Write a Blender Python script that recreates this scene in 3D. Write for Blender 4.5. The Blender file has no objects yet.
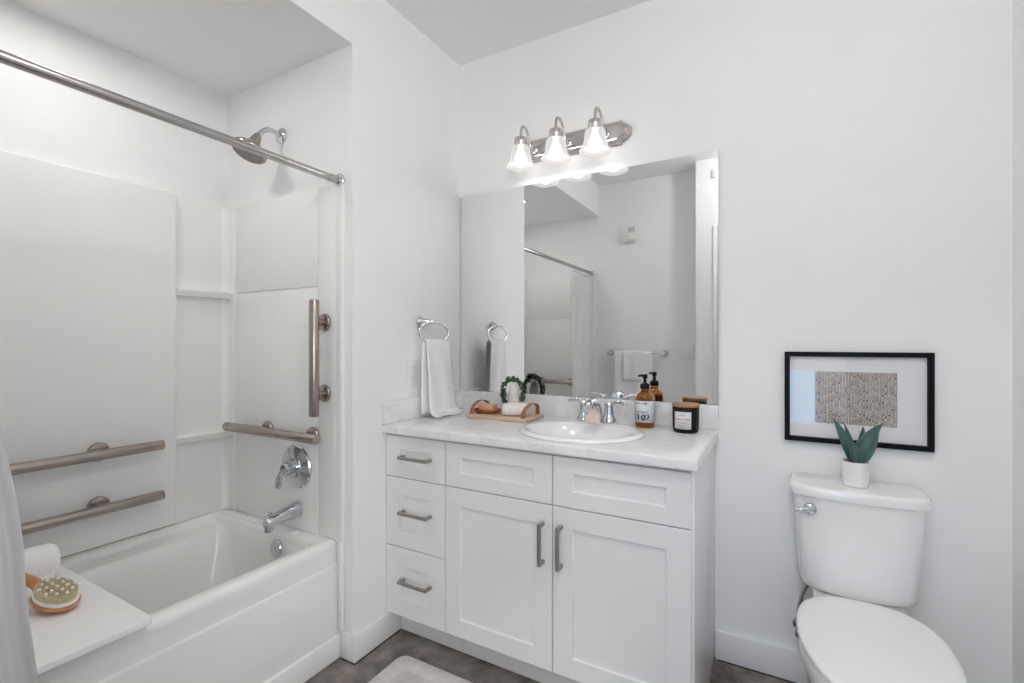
import bpy, bmesh, math, random
from mathutils import Vector, Matrix
random.seed(7)
S = bpy.context.scene
C = S.collection
PI = math.pi

# ------------------------------------------------------------------ camera, world, lights, exposure
cd = bpy.data.cameras.new('camera'); cam = bpy.data.objects.new('camera', cd); C.objects.link(cam)
cam.location = (1.3906, -1.9546, 1.1924); cam.rotation_euler = (PI/2, 0, math.radians(29.285))
cd.sensor_width = 36; cd.lens = 476.8*36/1024; cd.shift_y = 0.0009; cd.clip_start = 0.02
S.camera = cam
S.view_settings.view_transform = 'Standard'; S.view_settings.look = 'None'
S.view_settings.gamma = 1; S.view_settings.use_curve_mapping = False
S.view_settings.exposure = 0.0
S.cycles.use_denoising = True
S.cycles.max_bounces = 14; S.cycles.diffuse_bounces = 12; S.cycles.glossy_bounces = 6
S.cycles.transmission_bounces = 8; S.cycles.transparent_max_bounces = 16
S.cycles.caustics_reflective = False; S.cycles.caustics_refractive = False
S.cycles.sample_clamp_indirect = 6
w = bpy.data.worlds.new('sky'); S.world = w; w.use_nodes = True
w.node_tree.nodes['Background'].inputs[0].default_value = (0.72, 0.86, 1.0, 1)
w.node_tree.nodes['Background'].inputs[1].default_value = 0.6

def lamp(name, kind, loc, power, color, rot=(0,0,0), **k):
    l = bpy.data.lights.new(name, kind); l.energy = power; l.color = color
    for a, b in k.items(): setattr(l, a, b)
    o = bpy.data.objects.new(name, l); C.objects.link(o); o.location = loc; o.rotation_euler = rot
    return o
# daylight entering the adjoining room through its window, facing the bathroom doorway
lamp('window_daylight', 'AREA', (1.415, -5.05, 0.52), 8, (0.14, 0.55, 1.0), (PI/2, 0, 0), shape='RECTANGLE', size=0.82, size_y=0.74)
# fill light at an added side window, aimed through the open doorway
lamp('side_window_fill', 'AREA', (3.06, -3.55, 1.25), 112, (0.985, 0.99, 1.0), (0, PI/2, 0), shape='RECTANGLE', size=1.9, size_y=2.6)
lamp('hall_fill', 'AREA', (1.35, -3.4, 2.55), 21, (1.0, 0.98, 0.96), (0, 0, 0), shape='DISK', size=0.5)  # added fill lamp with no fixture, brightens the bathroom through the doorway
# added fill lamp in the bathroom, and the tub alcove's own lamp (fixtures are built below)
ROOM_FILL = (1.38, -1.42); ALC_LIGHT = (-0.41, -1.36)
H = 2.575; HA = 2.3075
lamp('room_fill', 'POINT', (ROOM_FILL[0], ROOM_FILL[1], H-0.14), 12.6, (1.0, 0.985, 0.97), shadow_soft_size=0.07)
lamp('alcove_bulb', 'AREA', (ALC_LIGHT[0], ALC_LIGHT[1], HA-0.006), 2.5, (1.0, 0.98, 0.95), (0, 0, 0), shape='DISK', size=0.11)
SHADES = [(0.411, -0.13), (0.577, -0.13), (0.748, -0.13)]
for sx, sy in SHADES:
    lamp('vanity_bulb_light', 'POINT', (sx, sy, 1.985), 1.1, (1.0, 0.97, 0.93), shadow_soft_size=0.026)

# ------------------------------------------------------------------ materials
def nt(name):
    m = bpy.data.materials.new(name); m.use_nodes = True
    n = m.node_tree; p = n.nodes['Principled BSDF']
    return m, n, p
def coords(n, scale=(1,1,1)):
    t = n.nodes.new('ShaderNodeTexCoord'); mp = n.nodes.new('ShaderNodeMapping'); mp.inputs['Scale'].default_value = scale
    n.links.new(t.outputs['Object'], mp.inputs['Vector']); return mp.outputs['Vector']
def mat(name, col, rough=0.5, metal=0, col2=None, scale=8, bump=0, bscale=None, stretch=(1,1,1), coat=0, spec=0.5, sheen=0, detail=4, ramp=(0.35,0.65)):
    m, n, p = nt(name)
    v = coords(n, stretch)
    nz = n.nodes.new('ShaderNodeTexNoise'); nz.inputs['Scale'].default_value = scale; nz.inputs['Detail'].default_value = detail
    n.links.new(v, nz.inputs['Vector'])
    r = n.nodes.new('ShaderNodeValToRGB')
    c2 = col2 or tuple(c*0.985 for c in col)
    r.color_ramp.elements[0].color = (*c2, 1); r.color_ramp.elements[1].color = (*col, 1)
    r.color_ramp.elements[0].position, r.color_ramp.elements[1].position = ramp
    n.links.new(nz.outputs['Fac'], r.inputs['Fac']); n.links.new(r.outputs['Color'], p.inputs['Base Color'])
    p.inputs['Roughness'].default_value = rough; p.inputs['Metallic'].default_value = metal
    p.inputs['Specular IOR Level'].default_value = spec
    p.inputs['Coat Weight'].default_value = coat; p.inputs['Sheen Weight'].default_value = sheen
    if bump:
        b = n.nodes.new('ShaderNodeBump'); b.inputs['Strength'].default_value = bump; b.inputs['Distance'].default_value = 0.002
        nb = n.nodes.new('ShaderNodeTexNoise'); nb.inputs['Scale'].default_value = bscale or scale; nb.inputs['Detail'].default_value = 3
        n.links.new(v, nb.inputs['Vector']); n.links.new(nb.outputs['Fac'], b.inputs['Height']); n.links.new(b.outputs['Normal'], p.inputs['Normal'])
    return m
M = {}
M['wall'] = mat('painted wall', (0.86,0.86,0.86), 0.6, bump=0.04, bscale=160, spec=0.3)
M['ceiling'] = mat('painted ceiling', (0.88,0.88,0.88), 0.8, bump=0.05, bscale=140, spec=0.2)
M['trim'] = mat('white trim paint', (0.82,0.82,0.82), 0.35)
M['acrylic'] = mat('white acrylic', (0.85,0.85,0.84), 0.22, scale=3, bump=0.02, bscale=60)
M['tub'] = mat('glossy tub acrylic', (0.85,0.85,0.84), 0.12, scale=3)
M['cabinet'] = mat('white cabinet thermofoil', (0.81,0.81,0.815), 0.27, scale=5)
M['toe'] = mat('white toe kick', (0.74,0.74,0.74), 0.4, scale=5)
M['porcelain'] = mat('white porcelain', (0.84,0.84,0.84), 0.08, scale=3, coat=0.3)
M['seatplastic'] = mat('white seat plastic', (0.84,0.84,0.84), 0.2, scale=3)
M['plastic'] = mat('white plastic', (0.80,0.80,0.79), 0.35, scale=6)
M['plasticgrey'] = mat('shaded plastic slot', (0.25,0.25,0.25), 0.5, scale=6)
M['benchtop'] = mat('white bench plastic', (0.88,0.88,0.875), 0.4, scale=20, bump=0.05, bscale=300)
M['chrome'] = mat('chrome', (0.64,0.66,0.69), 0.07, 1, scale=4)
M['nickel'] = mat('brushed nickel', (0.46,0.405,0.365), 0.27, 1, (0.38,0.335,0.30), scale=12, stretch=(1,1,1))
M['rodsteel'] = mat('satin steel', (0.52,0.51,0.50), 0.26, 1, (0.46,0.45,0.44), scale=6)
M['lightnickel'] = mat('brushed nickel of the light', (0.66,0.62,0.60), 0.25, 1, (0.58,0.55,0.53), scale=10)
M['pull'] = mat('grey nickel pull', (0.42,0.395,0.37), 0.40, 1, (0.38,0.355,0.335), scale=20)
M['towel'] = mat('white terry cloth', (0.89,0.89,0.885), 0.95, bump=0.9, bscale=300, sheen=0.3, spec=0.1)
M['cloth'] = mat('offwhite washcloth', (0.80,0.77,0.75), 0.95, col2=(0.76,0.72,0.69), scale=30, bump=0.7, bscale=500, spec=0.1)
M['hem'] = mat('woven towel hem', (0.84,0.84,0.83), 0.9, bump=0.4, bscale=200, spec=0.1)
M['board'] = mat('pale wood board', (0.62,0.47,0.36), 0.55, col2=(0.50,0.36,0.26), scale=9, stretch=(0.6,6,6), bump=0.08)
M['wood'] = mat('brush wood', (0.58,0.25,0.105), 0.38, col2=(0.45,0.17,0.06), scale=9, stretch=(0.8,6,6))
M['dishwood'] = mat('red brown dish wood', (0.40,0.12,0.03), 0.35, col2=(0.26,0.065,0.015), scale=12, stretch=(1,5,5))
M['lidwood'] = mat('acacia lid', (0.46,0.23,0.12), 0.45, col2=(0.33,0.15,0.075), scale=9, stretch=(2,12,6))
M['soap'] = mat('tan soap bar', (0.70,0.42,0.26), 0.5, col2=(0.60,0.33,0.19), scale=24, bump=0.1)
M['leather'] = mat('tan leather', (0.40,0.17,0.07), 0.5, col2=(0.28,0.11,0.045), scale=40, bump=0.1)
M['ceramic'] = mat('greige ceramic', (0.72,0.66,0.62), 0.55, col2=(0.62,0.56,0.52), scale=18, bump=0.05)
M['leaf'] = mat('boxwood leaf', (0.13,0.20,0.10), 0.5, col2=(0.035,0.075,0.035), scale=60)
M['stem'] = mat('dark stem', (0.05,0.05,0.025), 0.7, scale=30)
M['agave'] = mat('blue green leaf', (0.09,0.17,0.155), 0.45, col2=(0.045,0.10,0.095), scale=14, stretch=(4,4,0.8))
M['soil'] = mat('dark soil', (0.03,0.022,0.016), 0.95, scale=120, bump=0.8, bscale=150)
M['pot'] = mat('matt white pot', (0.80,0.79,0.78), 0.6, scale=12, bump=0.05)
M['black'] = mat('black pump plastic', (0.006,0.006,0.007), 0.35, scale=10, spec=0.25)
M['jar'] = mat('matt black jar', (0.006,0.007,0.010), 0.4, scale=10, spec=0.2)
M['frame'] = mat('black picture frame', (0.004,0.004,0.005), 0.45, scale=20, spec=0.15)
M['matboard'] = mat('white mat board', (0.82,0.82,0.83), 0.8, scale=60)
M['paper'] = mat('beige print paper', (0.63,0.57,0.54), 0.7, col2=(0.57,0.52,0.49), scale=25)
M['ink'] = mat('black ink', (0.03,0.025,0.03), 0.7, scale=30)
M['greyink'] = mat('grey ink', (0.16,0.15,0.15), 0.7, scale=30)
M['label'] = mat('pale label paper', (0.66,0.69,0.74), 0.6, col2=(0.60,0.63,0.68), scale=60)
M['candlelabel'] = mat('pinkish label paper', (0.68,0.64,0.65), 0.6, scale=60)
M['tag'] = mat('kraft pink tag', (0.72,0.60,0.53), 0.7, col2=(0.66,0.54,0.47), scale=40)
M['twine'] = mat('dark twine', (0.10,0.06,0.04), 0.9, scale=60)
M['bristle'] = mat('boar bristle', (0.86,0.78,0.54), 0.8, col2=(0.70,0.61,0.38), scale=260, bump=0.5, bscale=300)
M['rubber'] = mat('white rubber rim', (0.80,0.80,0.80), 0.45, scale=20)
M['nozzle'] = mat('shower face plate', (0.50,0.44,0.39), 0.4, scale=20)
M['rug'] = mat('cream bath mat', (0.70,0.665,0.64), 0.95, col2=(0.62,0.585,0.56), scale=40, bump=1.0, bscale=160, spec=0.1)
M['caulk'] = mat('dark floor gap', (0.05,0.05,0.05), 0.8, scale=20)
M['red'] = mat('dark sign ink', (0.12,0.12,0.12), 0.6, scale=20)
M['hallwall'] = mat('adjoining room paint', (0.62,0.63,0.65), 0.7, scale=6)

def countertop():
    m, n, p = nt('white marble laminate')
    v = coords(n, (1,1,1))
    nz = n.nodes.new('ShaderNodeTexNoise'); nz.inputs['Scale'].default_value = 5; nz.inputs['Detail'].default_value = 9; nz.inputs['Distortion'].default_value = 1.6
    n.links.new(v, nz.inputs['Vector'])
    r = n.nodes.new('ShaderNodeValToRGB'); e = r.color_ramp.elements
    e[0].position = 0.40; e[0].color = (0.80,0.80,0.80,1); e[1].position = 0.62; e[1].color = (0.77,0.77,0.77,1)
    a = e.new(0.50); a.color = (0.705,0.705,0.71,1); b = e.new(0.47); b.color = (0.78,0.78,0.78,1); c2 = e.new(0.54); c2.color = (0.75,0.75,0.755,1)
    n.links.new(nz.outputs['Fac'], r.inputs['Fac'])
    n2 = n.nodes.new('ShaderNodeTexNoise'); n2.inputs['Scale'].default_value = 22; n2.inputs['Detail'].default_value = 6
    n.links.new(v, n2.inputs['Vector'])
    mx = n.nodes.new('ShaderNodeMix'); mx.data_type = 'RGBA'
    rr = n.nodes.new('ShaderNodeMapRange'); rr.inputs[1].default_value = 0.45; rr.inputs[2].default_value = 0.75; rr.inputs[4].default_value = 0.5
    n.links.new(n2.outputs['Fac'], rr.inputs[0]); n.links.new(rr.outputs[0], mx.inputs['Factor'])
    n.links.new(r.outputs['Color'], mx.inputs['A']); mx.inputs['B'].default_value = (0.72,0.72,0.725,1)
    n.links.new(mx.outputs['Result'], p.inputs['Base Color']); p.inputs['Roughness'].default_value = 0.28
    return m
M['counter'] = countertop()
def floor_mat():
    m, n, p = nt('grey brown stone look vinyl')
    v = coords(n)
    nz = n.nodes.new('ShaderNodeTexNoise'); nz.inputs['Scale'].default_value = 7; nz.inputs['Detail'].default_value = 12; nz.inputs['Roughness'].default_value = 0.65
    n.links.new(v, nz.inputs['Vector'])
    r = n.nodes.new('ShaderNodeValToRGB'); e = r.color_ramp.elements
    e[0].position = 0.36; e[0].color = (0.075,0.062,0.055,1); e[1].position = 0.66; e[1].color = (0.31,0.27,0.245,1)
    n.links.new(nz.outputs['Fac'], r.inputs['Fac'])
    br = n.nodes.new('ShaderNodeTexBrick'); br.inputs['Scale'].default_value = 1.0
    br.inputs['Brick Width'].default_value = 0.61; br.inputs['Row Height'].default_value = 0.305; br.inputs['Mortar Size'].default_value = 0.0015
    br.inputs['Color1'].default_value = (1,1,1,1); br.inputs['Color2'].default_value = (0.86,0.86,0.86,1); br.inputs['Mortar'].default_value = (0.80,0.80,0.80,1)
    n.links.new(v, br.inputs['Vector'])
    mx = n.nodes.new('ShaderNodeMix'); mx.data_type = 'RGBA'; mx.blend_type = 'MULTIPLY'; mx.inputs['Factor'].default_value = 1
    n.links.new(r.outputs['Color'], mx.inputs['A']); n.links.new(br.outputs['Color'], mx.inputs['B'])
    n.links.new(mx.outputs['Result'], p.inputs['Base Color']); p.inputs['Roughness'].default_value = 0.45
    return m
M['floor'] = floor_mat()
def mirror_mat():
    m, n, p = nt('silvered mirror')
    p.inputs['Base Color'].default_value = (0.90,0.91,0.91,1); p.inputs['Metallic'].default_value = 1; p.inputs['Roughness'].default_value = 0.0
    return m
M['mirror'] = mirror_mat()
def amber():
    m, n, p = nt('amber glass')
    p.inputs['Base Color'].default_value = (0.70,0.23,0.025,1); p.inputs['Roughness'].default_value = 0.03
    p.inputs['Transmission Weight'].default_value = 0.9; p.inputs['IOR'].default_value = 1.4
    return m
M['amber'] = amber()
def pane():
    m, n, p = nt('clear picture glass')
    out = n.nodes['Material Output']; n.nodes.remove(p)
    t = n.nodes.new('ShaderNodeBsdfTransparent'); g = n.nodes.new('ShaderNodeBsdfGlossy'); g.inputs['Roughness'].default_value = 0.01
    lw = n.nodes.new('ShaderNodeLayerWeight'); lw.inputs['Blend'].default_value = 0.5
    pw = n.nodes.new('ShaderNodeMath'); pw.operation = 'POWER'; pw.inputs[1].default_value = 4; n.links.new(lw.outputs['Facing'], pw.inputs[0])
    f = n.nodes.new('ShaderNodeMath'); f.operation = 'MULTIPLY_ADD'; f.inputs[1].default_value = 0.9; f.inputs[2].default_value = 0.03; n.links.new(pw.outputs[0], f.inputs[0])
    mx = n.nodes.new('ShaderNodeMixShader')
    n.links.new(f.outputs[0], mx.inputs[0]); n.links.new(t.outputs[0], mx.inputs[1]); n.links.new(g.outputs[0], mx.inputs[2])
    n.links.new(mx.outputs[0], out.inputs['Surface'])
    return m
M['pane'] = pane()
def frosted():
    m, n, p = nt('lit frosted glass')
    out = n.nodes['Material Output']
    p.inputs['Base Color'].default_value = (0.05,0.05,0.05,1); p.inputs['Roughness'].default_value = 0.3
    p.inputs['Emission Color'].default_value = (1.0,0.98,0.96,1); p.inputs['Emission Strength'].default_value = 0.62
    t = n.nodes.new('ShaderNodeBsdfTransparent'); mx = n.nodes.new('ShaderNodeMixShader'); mx.inputs[0].default_value = 0.62
    n.links.new(t.outputs[0], mx.inputs[1]); n.links.new(p.outputs[0], mx.inputs[2]); n.links.new(mx.outputs[0], out.inputs['Surface'])
    return m
M['frosted'] = frosted()
def glow(name, s, col=(1,0.98,0.95)):
    m, n, p = nt(name)
    p.inputs['Emission Color'].default_value = (*col,1); p.inputs['Emission Strength'].default_value = s
    return m
def bulbglass(name, s):
    m, n, p = nt(name); out = n.nodes['Material Output']; n.nodes.remove(p)
    t = n.nodes.new('ShaderNodeBsdfTransparent'); e = n.nodes.new('ShaderNodeEmission'); e.inputs[1].default_value = s; e.inputs[0].default_value = (1,0.98,0.95,1)
    a = n.nodes.new('ShaderNodeAddShader'); n.links.new(t.outputs[0], a.inputs[0]); n.links.new(e.outputs[0], a.inputs[1]); n.links.new(a.outputs[0], out.inputs['Surface'])
    return m
M['bulb'] = bulbglass('lit bulb glass', 3.5); M['globe'] = bulbglass('added fill globe glass', 1.6)
M['lens'] = glow('lit lens', 4.0)
def curtain_mat():
    m = mat('white curtain fabric', (0.88,0.88,0.885), 0.9, bump=0.25, bscale=240, spec=0.1)
    n = m.node_tree; p = n.nodes['Principled BSDF']; out = n.nodes['Material Output']
    t = n.nodes.new('ShaderNodeBsdfTranslucent'); t.inputs[0].default_value = (0.8,0.8,0.8,1)
    mx = n.nodes.new('ShaderNodeMixShader'); mx.inputs[0].default_value = 0.3
    n.links.new(p.outputs[0], mx.inputs[1]); n.links.new(t.outputs[0], mx.inputs[2]); n.links.new(mx.outputs[0], out.inputs['Surface'])
    return m
M['curtain'] = curtain_mat()

# ------------------------------------------------------------------ geometry helpers (all in world metres)
def wloc(o):
    v = Vector((0,0,0))
    while o is not None: v += o.location; o = o.parent
    return v
def obj(name, bm, m, parent=None, smooth=35, origin=None, solid=0):
    bmesh.ops.remove_doubles(bm, verts=bm.verts, dist=1e-6)
    bmesh.ops.recalc_face_normals(bm, faces=bm.faces)
    xs = [v.co for v in bm.verts]
    if origin is None:
        lo = Vector([min(v[i] for v in xs) for i in range(3)]); hi = Vector([max(v[i] for v in xs) for i in range(3)])
        origin = Vector(((lo.x+hi.x)/2, (lo.y+hi.y)/2, lo.z))
    origin = Vector(origin)
    me = bpy.data.meshes.new(name)
    bmesh.ops.translate(bm, verts=bm.verts, vec=-origin)
    bm.to_mesh(me); bm.free()
    for mm in (m if isinstance(m, (list, tuple)) else [m]): me.materials.append(M[mm] if isinstance(mm, str) else mm)
    for p in me.polygons: p.use_smooth = True
    me.set_sharp_from_angle(angle=math.radians(smooth))
    o = bpy.data.objects.new(name, me); C.objects.link(o)
    o.location = origin - (wloc(parent) if parent else Vector((0,0,0)))
    if parent: o.parent = parent
    if solid:
        s = o.modifiers.new('thickness', 'SOLIDIFY'); s.thickness = solid; s.offset = 0
    return o
def thing(name, label, cat, loc, group=None):
    o = bpy.data.objects.new(name, None); C.objects.link(o); o.location = loc; o.empty_display_size = 0.05
    return tag(o, label, cat, group)
def tag(o, label, cat, group=None):
    o['label'] = label; o['category'] = cat
    if group: o['group'] = group
    return o
def struct(name, bm, m, parent=None, **k):
    o = obj(name, bm, m, parent, **k); o['kind'] = 'structure'; return o
def B(): return bmesh.new()
def box(bm, x0, x1, y0, y1, z0, z1, bev=0, seg=2, mi=0):
    vs = [bm.verts.new((x,y,z)) for x in (x0,x1) for y in (y0,y1) for z in (z0,z1)]
    idx = [(0,1,3,2),(4,6,7,5),(0,4,5,1),(2,3,7,6),(0,2,6,4),(1,5,7,3)]
    fs = [bm.faces.new([vs[i] for i in f]) for f in idx]
    for f in fs: f.material_index = mi
    if bev:
        es = list({e for f in fs for e in f.edges})
        bmesh.ops.bevel(bm, geom=es, offset=bev, segments=seg, profile=0.5, affect='EDGES')
    return bm
def ring_faces(bm, a, b, closed=True, mi=0):
    n = len(a)
    for i in range(n if closed else n-1):
        j = (i+1) % n
        try:
            f = bm.faces.new((a[i], a[j], b[j], b[i])); f.material_index = mi
        except ValueError: pass
def loft(bm, rings, cap0=True, cap1=True, closed=True, mi=0):
    vr = [[bm.verts.new(p) for p in r] for r in rings]
    for a, b in zip(vr, vr[1:]): ring_faces(bm, a, b, closed, mi)
    if cap0: bm.faces.new(vr[0]).material_index = mi
    if cap1: bm.faces.new(vr[-1]).material_index = mi
    return vr
def lathe(bm, prof, c, axis=(0,0,1), n=28, cap0=False, cap1=False, mi=0, sx=1, sy=1):
    ax = Vector(axis).normalized(); q = Vector((0,0,1)).rotation_difference(ax)
    c = Vector(c); rings = []
    for r, z in prof:
        rings.append([c + q @ Vector((max(r,1e-5)*sx*math.cos(2*PI*k/n), max(r,1e-5)*sy*math.sin(2*PI*k/n), z)) for k in range(n)])
    loft(bm, rings, cap0, cap1, mi=mi); return bm
def smooth_path(pts, sub=6, closed=False):
    P = [Vector(p) for p in pts]; out = []; n = len(P)
    for i in range(n if closed else n-1):
        if closed: a,b,c,d = P[(i-1)%n],P[i],P[(i+1)%n],P[(i+2)%n]
        else: a,b,c,d = P[max(i-1,0)],P[i],P[i+1],P[min(i+2,n-1)]
        for k in range(sub):
            t = k/sub
            out.append(0.5*((2*b)+(-a+c)*t+(2*a-5*b+4*c-d)*t*t+(-a+3*b-3*c+d)*t**3))
    if not closed: out.append(P[-1])
    return out
def tube(bm, pts, r, n=12, closed=False, flat=1.0, up=(0,0,1), mi=0):
    P = [Vector(p) for p in pts]; k = len(P); rings = []
    rr = r if isinstance(r, (list,tuple)) else [r]*k
    T0 = (P[1]-P[0]).normalized(); u = Vector(up) - T0*Vector(up).dot(T0)
    if u.length < 1e-3: u = Vector((1,0,0)) - T0*T0.x
    u.normalize()
    for i in range(k):
        if closed: T = (P[(i+1)%k]-P[(i-1)%k]).normalized()
        else: T = (P[min(i+1,k-1)]-P[max(i-1,0)]).normalized()
        u = (u - T*u.dot(T)).normalized(); v = T.cross(u)
        rings.append([P[i] + (u*math.cos(2*PI*j/n) + v*math.sin(2*PI*j/n)*flat)*rr[i] for j in range(n)])
    if closed:
        vr = [[bm.verts.new(p) for p in q] for q in rings]
        for i in range(k): ring_faces(bm, vr[i], vr[(i+1)%k], mi=mi)
    else: loft(bm, rings, mi=mi)
    return bm
def cyl(bm, a, b, r, n=24, bev=0.0015, mi=0):
    a, b = Vector(a), Vector(b); L = (b-a).length
    e = min(bev, r*0.5, L*0.4)
    lathe(bm, [(r-e,0),(r-e*0.3,e*0.3),(r,e),(r,L-e),(r-e*0.3,L-e*0.3),(r-e,L)], a, b-a, n, True, True, mi); return bm
def rrect(x0, x1, y0, y1, r, z, n=6):
    pts = []
    for cx, cy, a in ((x1-r,y1-r,0),(x0+r,y1-r,PI/2),(x0+r,y0+r,PI),(x1-r,y0+r,1.5*PI)):
        for k in range(n+1):
            t = a + PI/2*k/n; pts.append((cx+r*math.cos(t), cy+r*math.sin(t), z))
    return pts
def sheet(bm, fn, nu, nv, mi=0):
    g = [[bm.verts.new(fn(i/nu, j/nv)) for j in range(nv+1)] for i in range(nu+1)]
    for i in range(nu):
        for j in range(nv): bm.faces.new((g[i][j], g[i+1][j], g[i+1][j+1], g[i][j+1])).material_index = mi
    return bm
def ell(cx, cy, a, b, z, n=48): return [(cx+a*math.cos(2*PI*k/n), cy+b*math.sin(2*PI*k/n), z) for k in range(n)]
def text_polys(s, size, bold=0.0):
    cu = bpy.data.curves.new('t', 'FONT'); cu.body = s; cu.size = size; cu.align_x = 'CENTER'; cu.align_y = 'CENTER'; cu.offset = bold; cu.resolution_u = 3
    o = bpy.data.objects.new('t', cu); C.objects.link(o)
    dg = bpy.context.evaluated_depsgraph_get(); me = o.evaluated_get(dg).to_mesh()
    vs = [v.co.copy() for v in me.vertices]; fs = [tuple(p.vertices) for p in me.polygons]
    o.evaluated_get(dg).to_mesh_clear(); C.objects.unlink(o); bpy.data.objects.remove(o); bpy.data.curves.remove(cu)
    return vs, fs
def put_text(bm, s, size, fn, bold=0.0, mi=0, stretch=1.0):
    vs, fs = text_polys(s, size, bold)
    bv = [bm.verts.new(fn(v.x*stretch, v.y)) for v in vs]
    for f in fs:
        try: bm.faces.new([bv[i] for i in f]).material_index = mi
        except ValueError: pass

# ------------------------------------------------------------------ room shell
XR = 1.992; YF = -2.115; YE = -0.694; XA = -0.80; YS = -1.92; XS = 0.833; XD0 = 0.985; XD1 = 1.80; T = 0.12; YH = -2.02
struct('floor', box(B(), XA-T, XR+T, YF-T, T, -0.06, 0.0), 'floor')
b = B(); box(b, -0.0, XR+T, YF-T, T, H, H+0.08); box(b, XS+0.02, 3.12, YF-T, YF-T+0.001, H, H+0.08); box(b, XR+T, 3.12, YF-T, YH, H, H+0.08); struct('ceiling', b, 'ceiling')
b = B(); box(b, XA-T, 0.0, YF-T, YE+0.0, HA, H+0.08); struct('ceiling_alcove', b, 'wall')
struct('wall_back', box(B(), 0.0, XR+T, 0.0, T, 0, H), 'wall')
struct('wall_left', box(B(), XA-T, 0.0, YE, T, 0, H+0.08), 'wall')
struct('wall_alcove', box(B(), XA-T, XA, YF-T, YE, 0, HA), 'wall')
b = B(); box(b, XA, XS, YF-T, YF, 0, H); box(b, XS, XS+0.02, YF-T, YH, 0, H); struct('wall_front', b, 'wall')
b = B(); box(b, XS, XD0, YH, YS, 0, H); box(b, XD0, XD1, YH, YS, 2.04, H); box(b, XD1, XR, YH, YS, 0, H); struct('wall_entry', b, 'wall')
struct('wall_right', box(B(), XR, XR+T, YF-T, T, 0, H), 'wall')
# door casing around the opening (bathroom side), jambs inside
b = B(); box(b, XD0-0.028, XD0, YS, YS+0.012, 0, 2.068, 0.002); box(b, XD1, XD1+0.028, YS, YS+0.012, 0, 2.068, 0.002); box(b, XD0, XD1, YS, YS+0.012, 2.04, 2.068, 0.002)
struct('trim_1', b, 'trim')
b = B(); box(b, XD0, XD0+0.014, YH, YS, 0, 2.04, 0.001); box(b, XD1-0.014, XD1, YH, YS, 0, 2.04, 0.001); box(b, XD0+0.014, XD1-0.014, YH, YS, 2.026, 2.04, 0.001)
struct('trim_2', b, 'trim')
# adjoining room the daylight comes from
HX0, HX1, HY = XS+0.02, 3.0, -4.95
struct('floor_hall', box(B(), HX0, HX1, HY, YH, -0.06, 0.0), 'floor')
struct('ceiling_hall', box(B(), HX0, HX1+T, HY-T, YF-T, H, H+0.08), 'ceiling')
struct('wall_hall_left', box(B(), HX0-T, HX0, HY-T, YF-T, 0, H), 'hallwall')
struct('wall_hall_front', box(B(), XR, HX1+T, YH, YH+T, 0, H), 'hallwall')
b = B(); box(b, HX1, HX1+T, HY, -4.85, 0, H); box(b, HX1, HX1+T, -2.25, YH, 0, H); box(b, HX1, HX1+T, -4.85, -2.25, 0, 0.3); box(b, HX1, HX1+T, -4.85, -2.25, 2.2, H); struct('wall_hall_right', b, 'hallwall')
b = B()
for y0, y1, z0, z1 in ((-4.85,-4.80,0.3,2.2),(-2.30,-2.25,0.3,2.2),(-4.80,-2.30,0.3,0.35),(-4.80,-2.30,2.15,2.2),(-3.98,-3.94,0.35,2.15),(-3.14,-3.10,0.35,2.15)): box(b, HX1+0.02, HX1+0.055, y0, y1, z0, z1, 0.003)
struct('added_window', b, 'trim')  # frame of the added side window that carries the fill light
b = B(); box(b, HX0, 1.0, HY-T, HY, 0, H); box(b, 1.83, HX1, HY-T, HY, 0, H); box(b, 1.0, 1.83, HY-T, HY, 0, 0.15); box(b, 1.0, 1.83, HY-T, HY, 0.89, H)
struct('wall_hall_window', b, 'hallwall')
b = B()
for x0, x1, z0, z1 in ((1.0,1.04,0.15,0.89),(1.79,1.83,0.15,0.89),(1.04,1.79,0.15,0.19),(1.04,1.79,0.85,0.89),(1.40,1.43,0.19,0.85)): box(b, x0, x1, HY-0.08, HY-0.03, z0, z1, 0.003)
struct('window_1', b, 'trim')

def skirting(name, poly, h):
    # poly = list of (x,y) of the outer face, extruded from the wall by offset points given explicitly
    b = B()
    for (x0,x1,y0,y1) in poly: 
        vs = box(b, x0, x1, y0, y1, 0, h, 0.003)
    return struct(name, b, 'trim')
BH = 0.109; BT = 0.015
skirting('baseboard_back', [(1.182, XR, -BT, 0)], BH)
skirting('baseboard_left', [(0, 0.018, YE-0.006, -0.449), (-0.058, 0.0, YE-0.006, YE)], 0.101)
skirting('baseboard_right', [(XR-BT, XR, YS, -BT)], BH)
skirting('baseboard_front', [(0.0, XS, YF, YF+BT), (XS, XD0-0.028, YS, YS+BT)], BH)
b = B(); box(b, 0.018, 0.022, YE-0.006, -0.46, 0, 0.0035); box(b, -0.05, 0.022, YE-0.010, YE-0.006, 0, 0.0035); box(b, 1.19, XR-BT, -BT-0.004, -BT, 0, 0.0035)
struct('trim_3', b, 'caulk')

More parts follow.
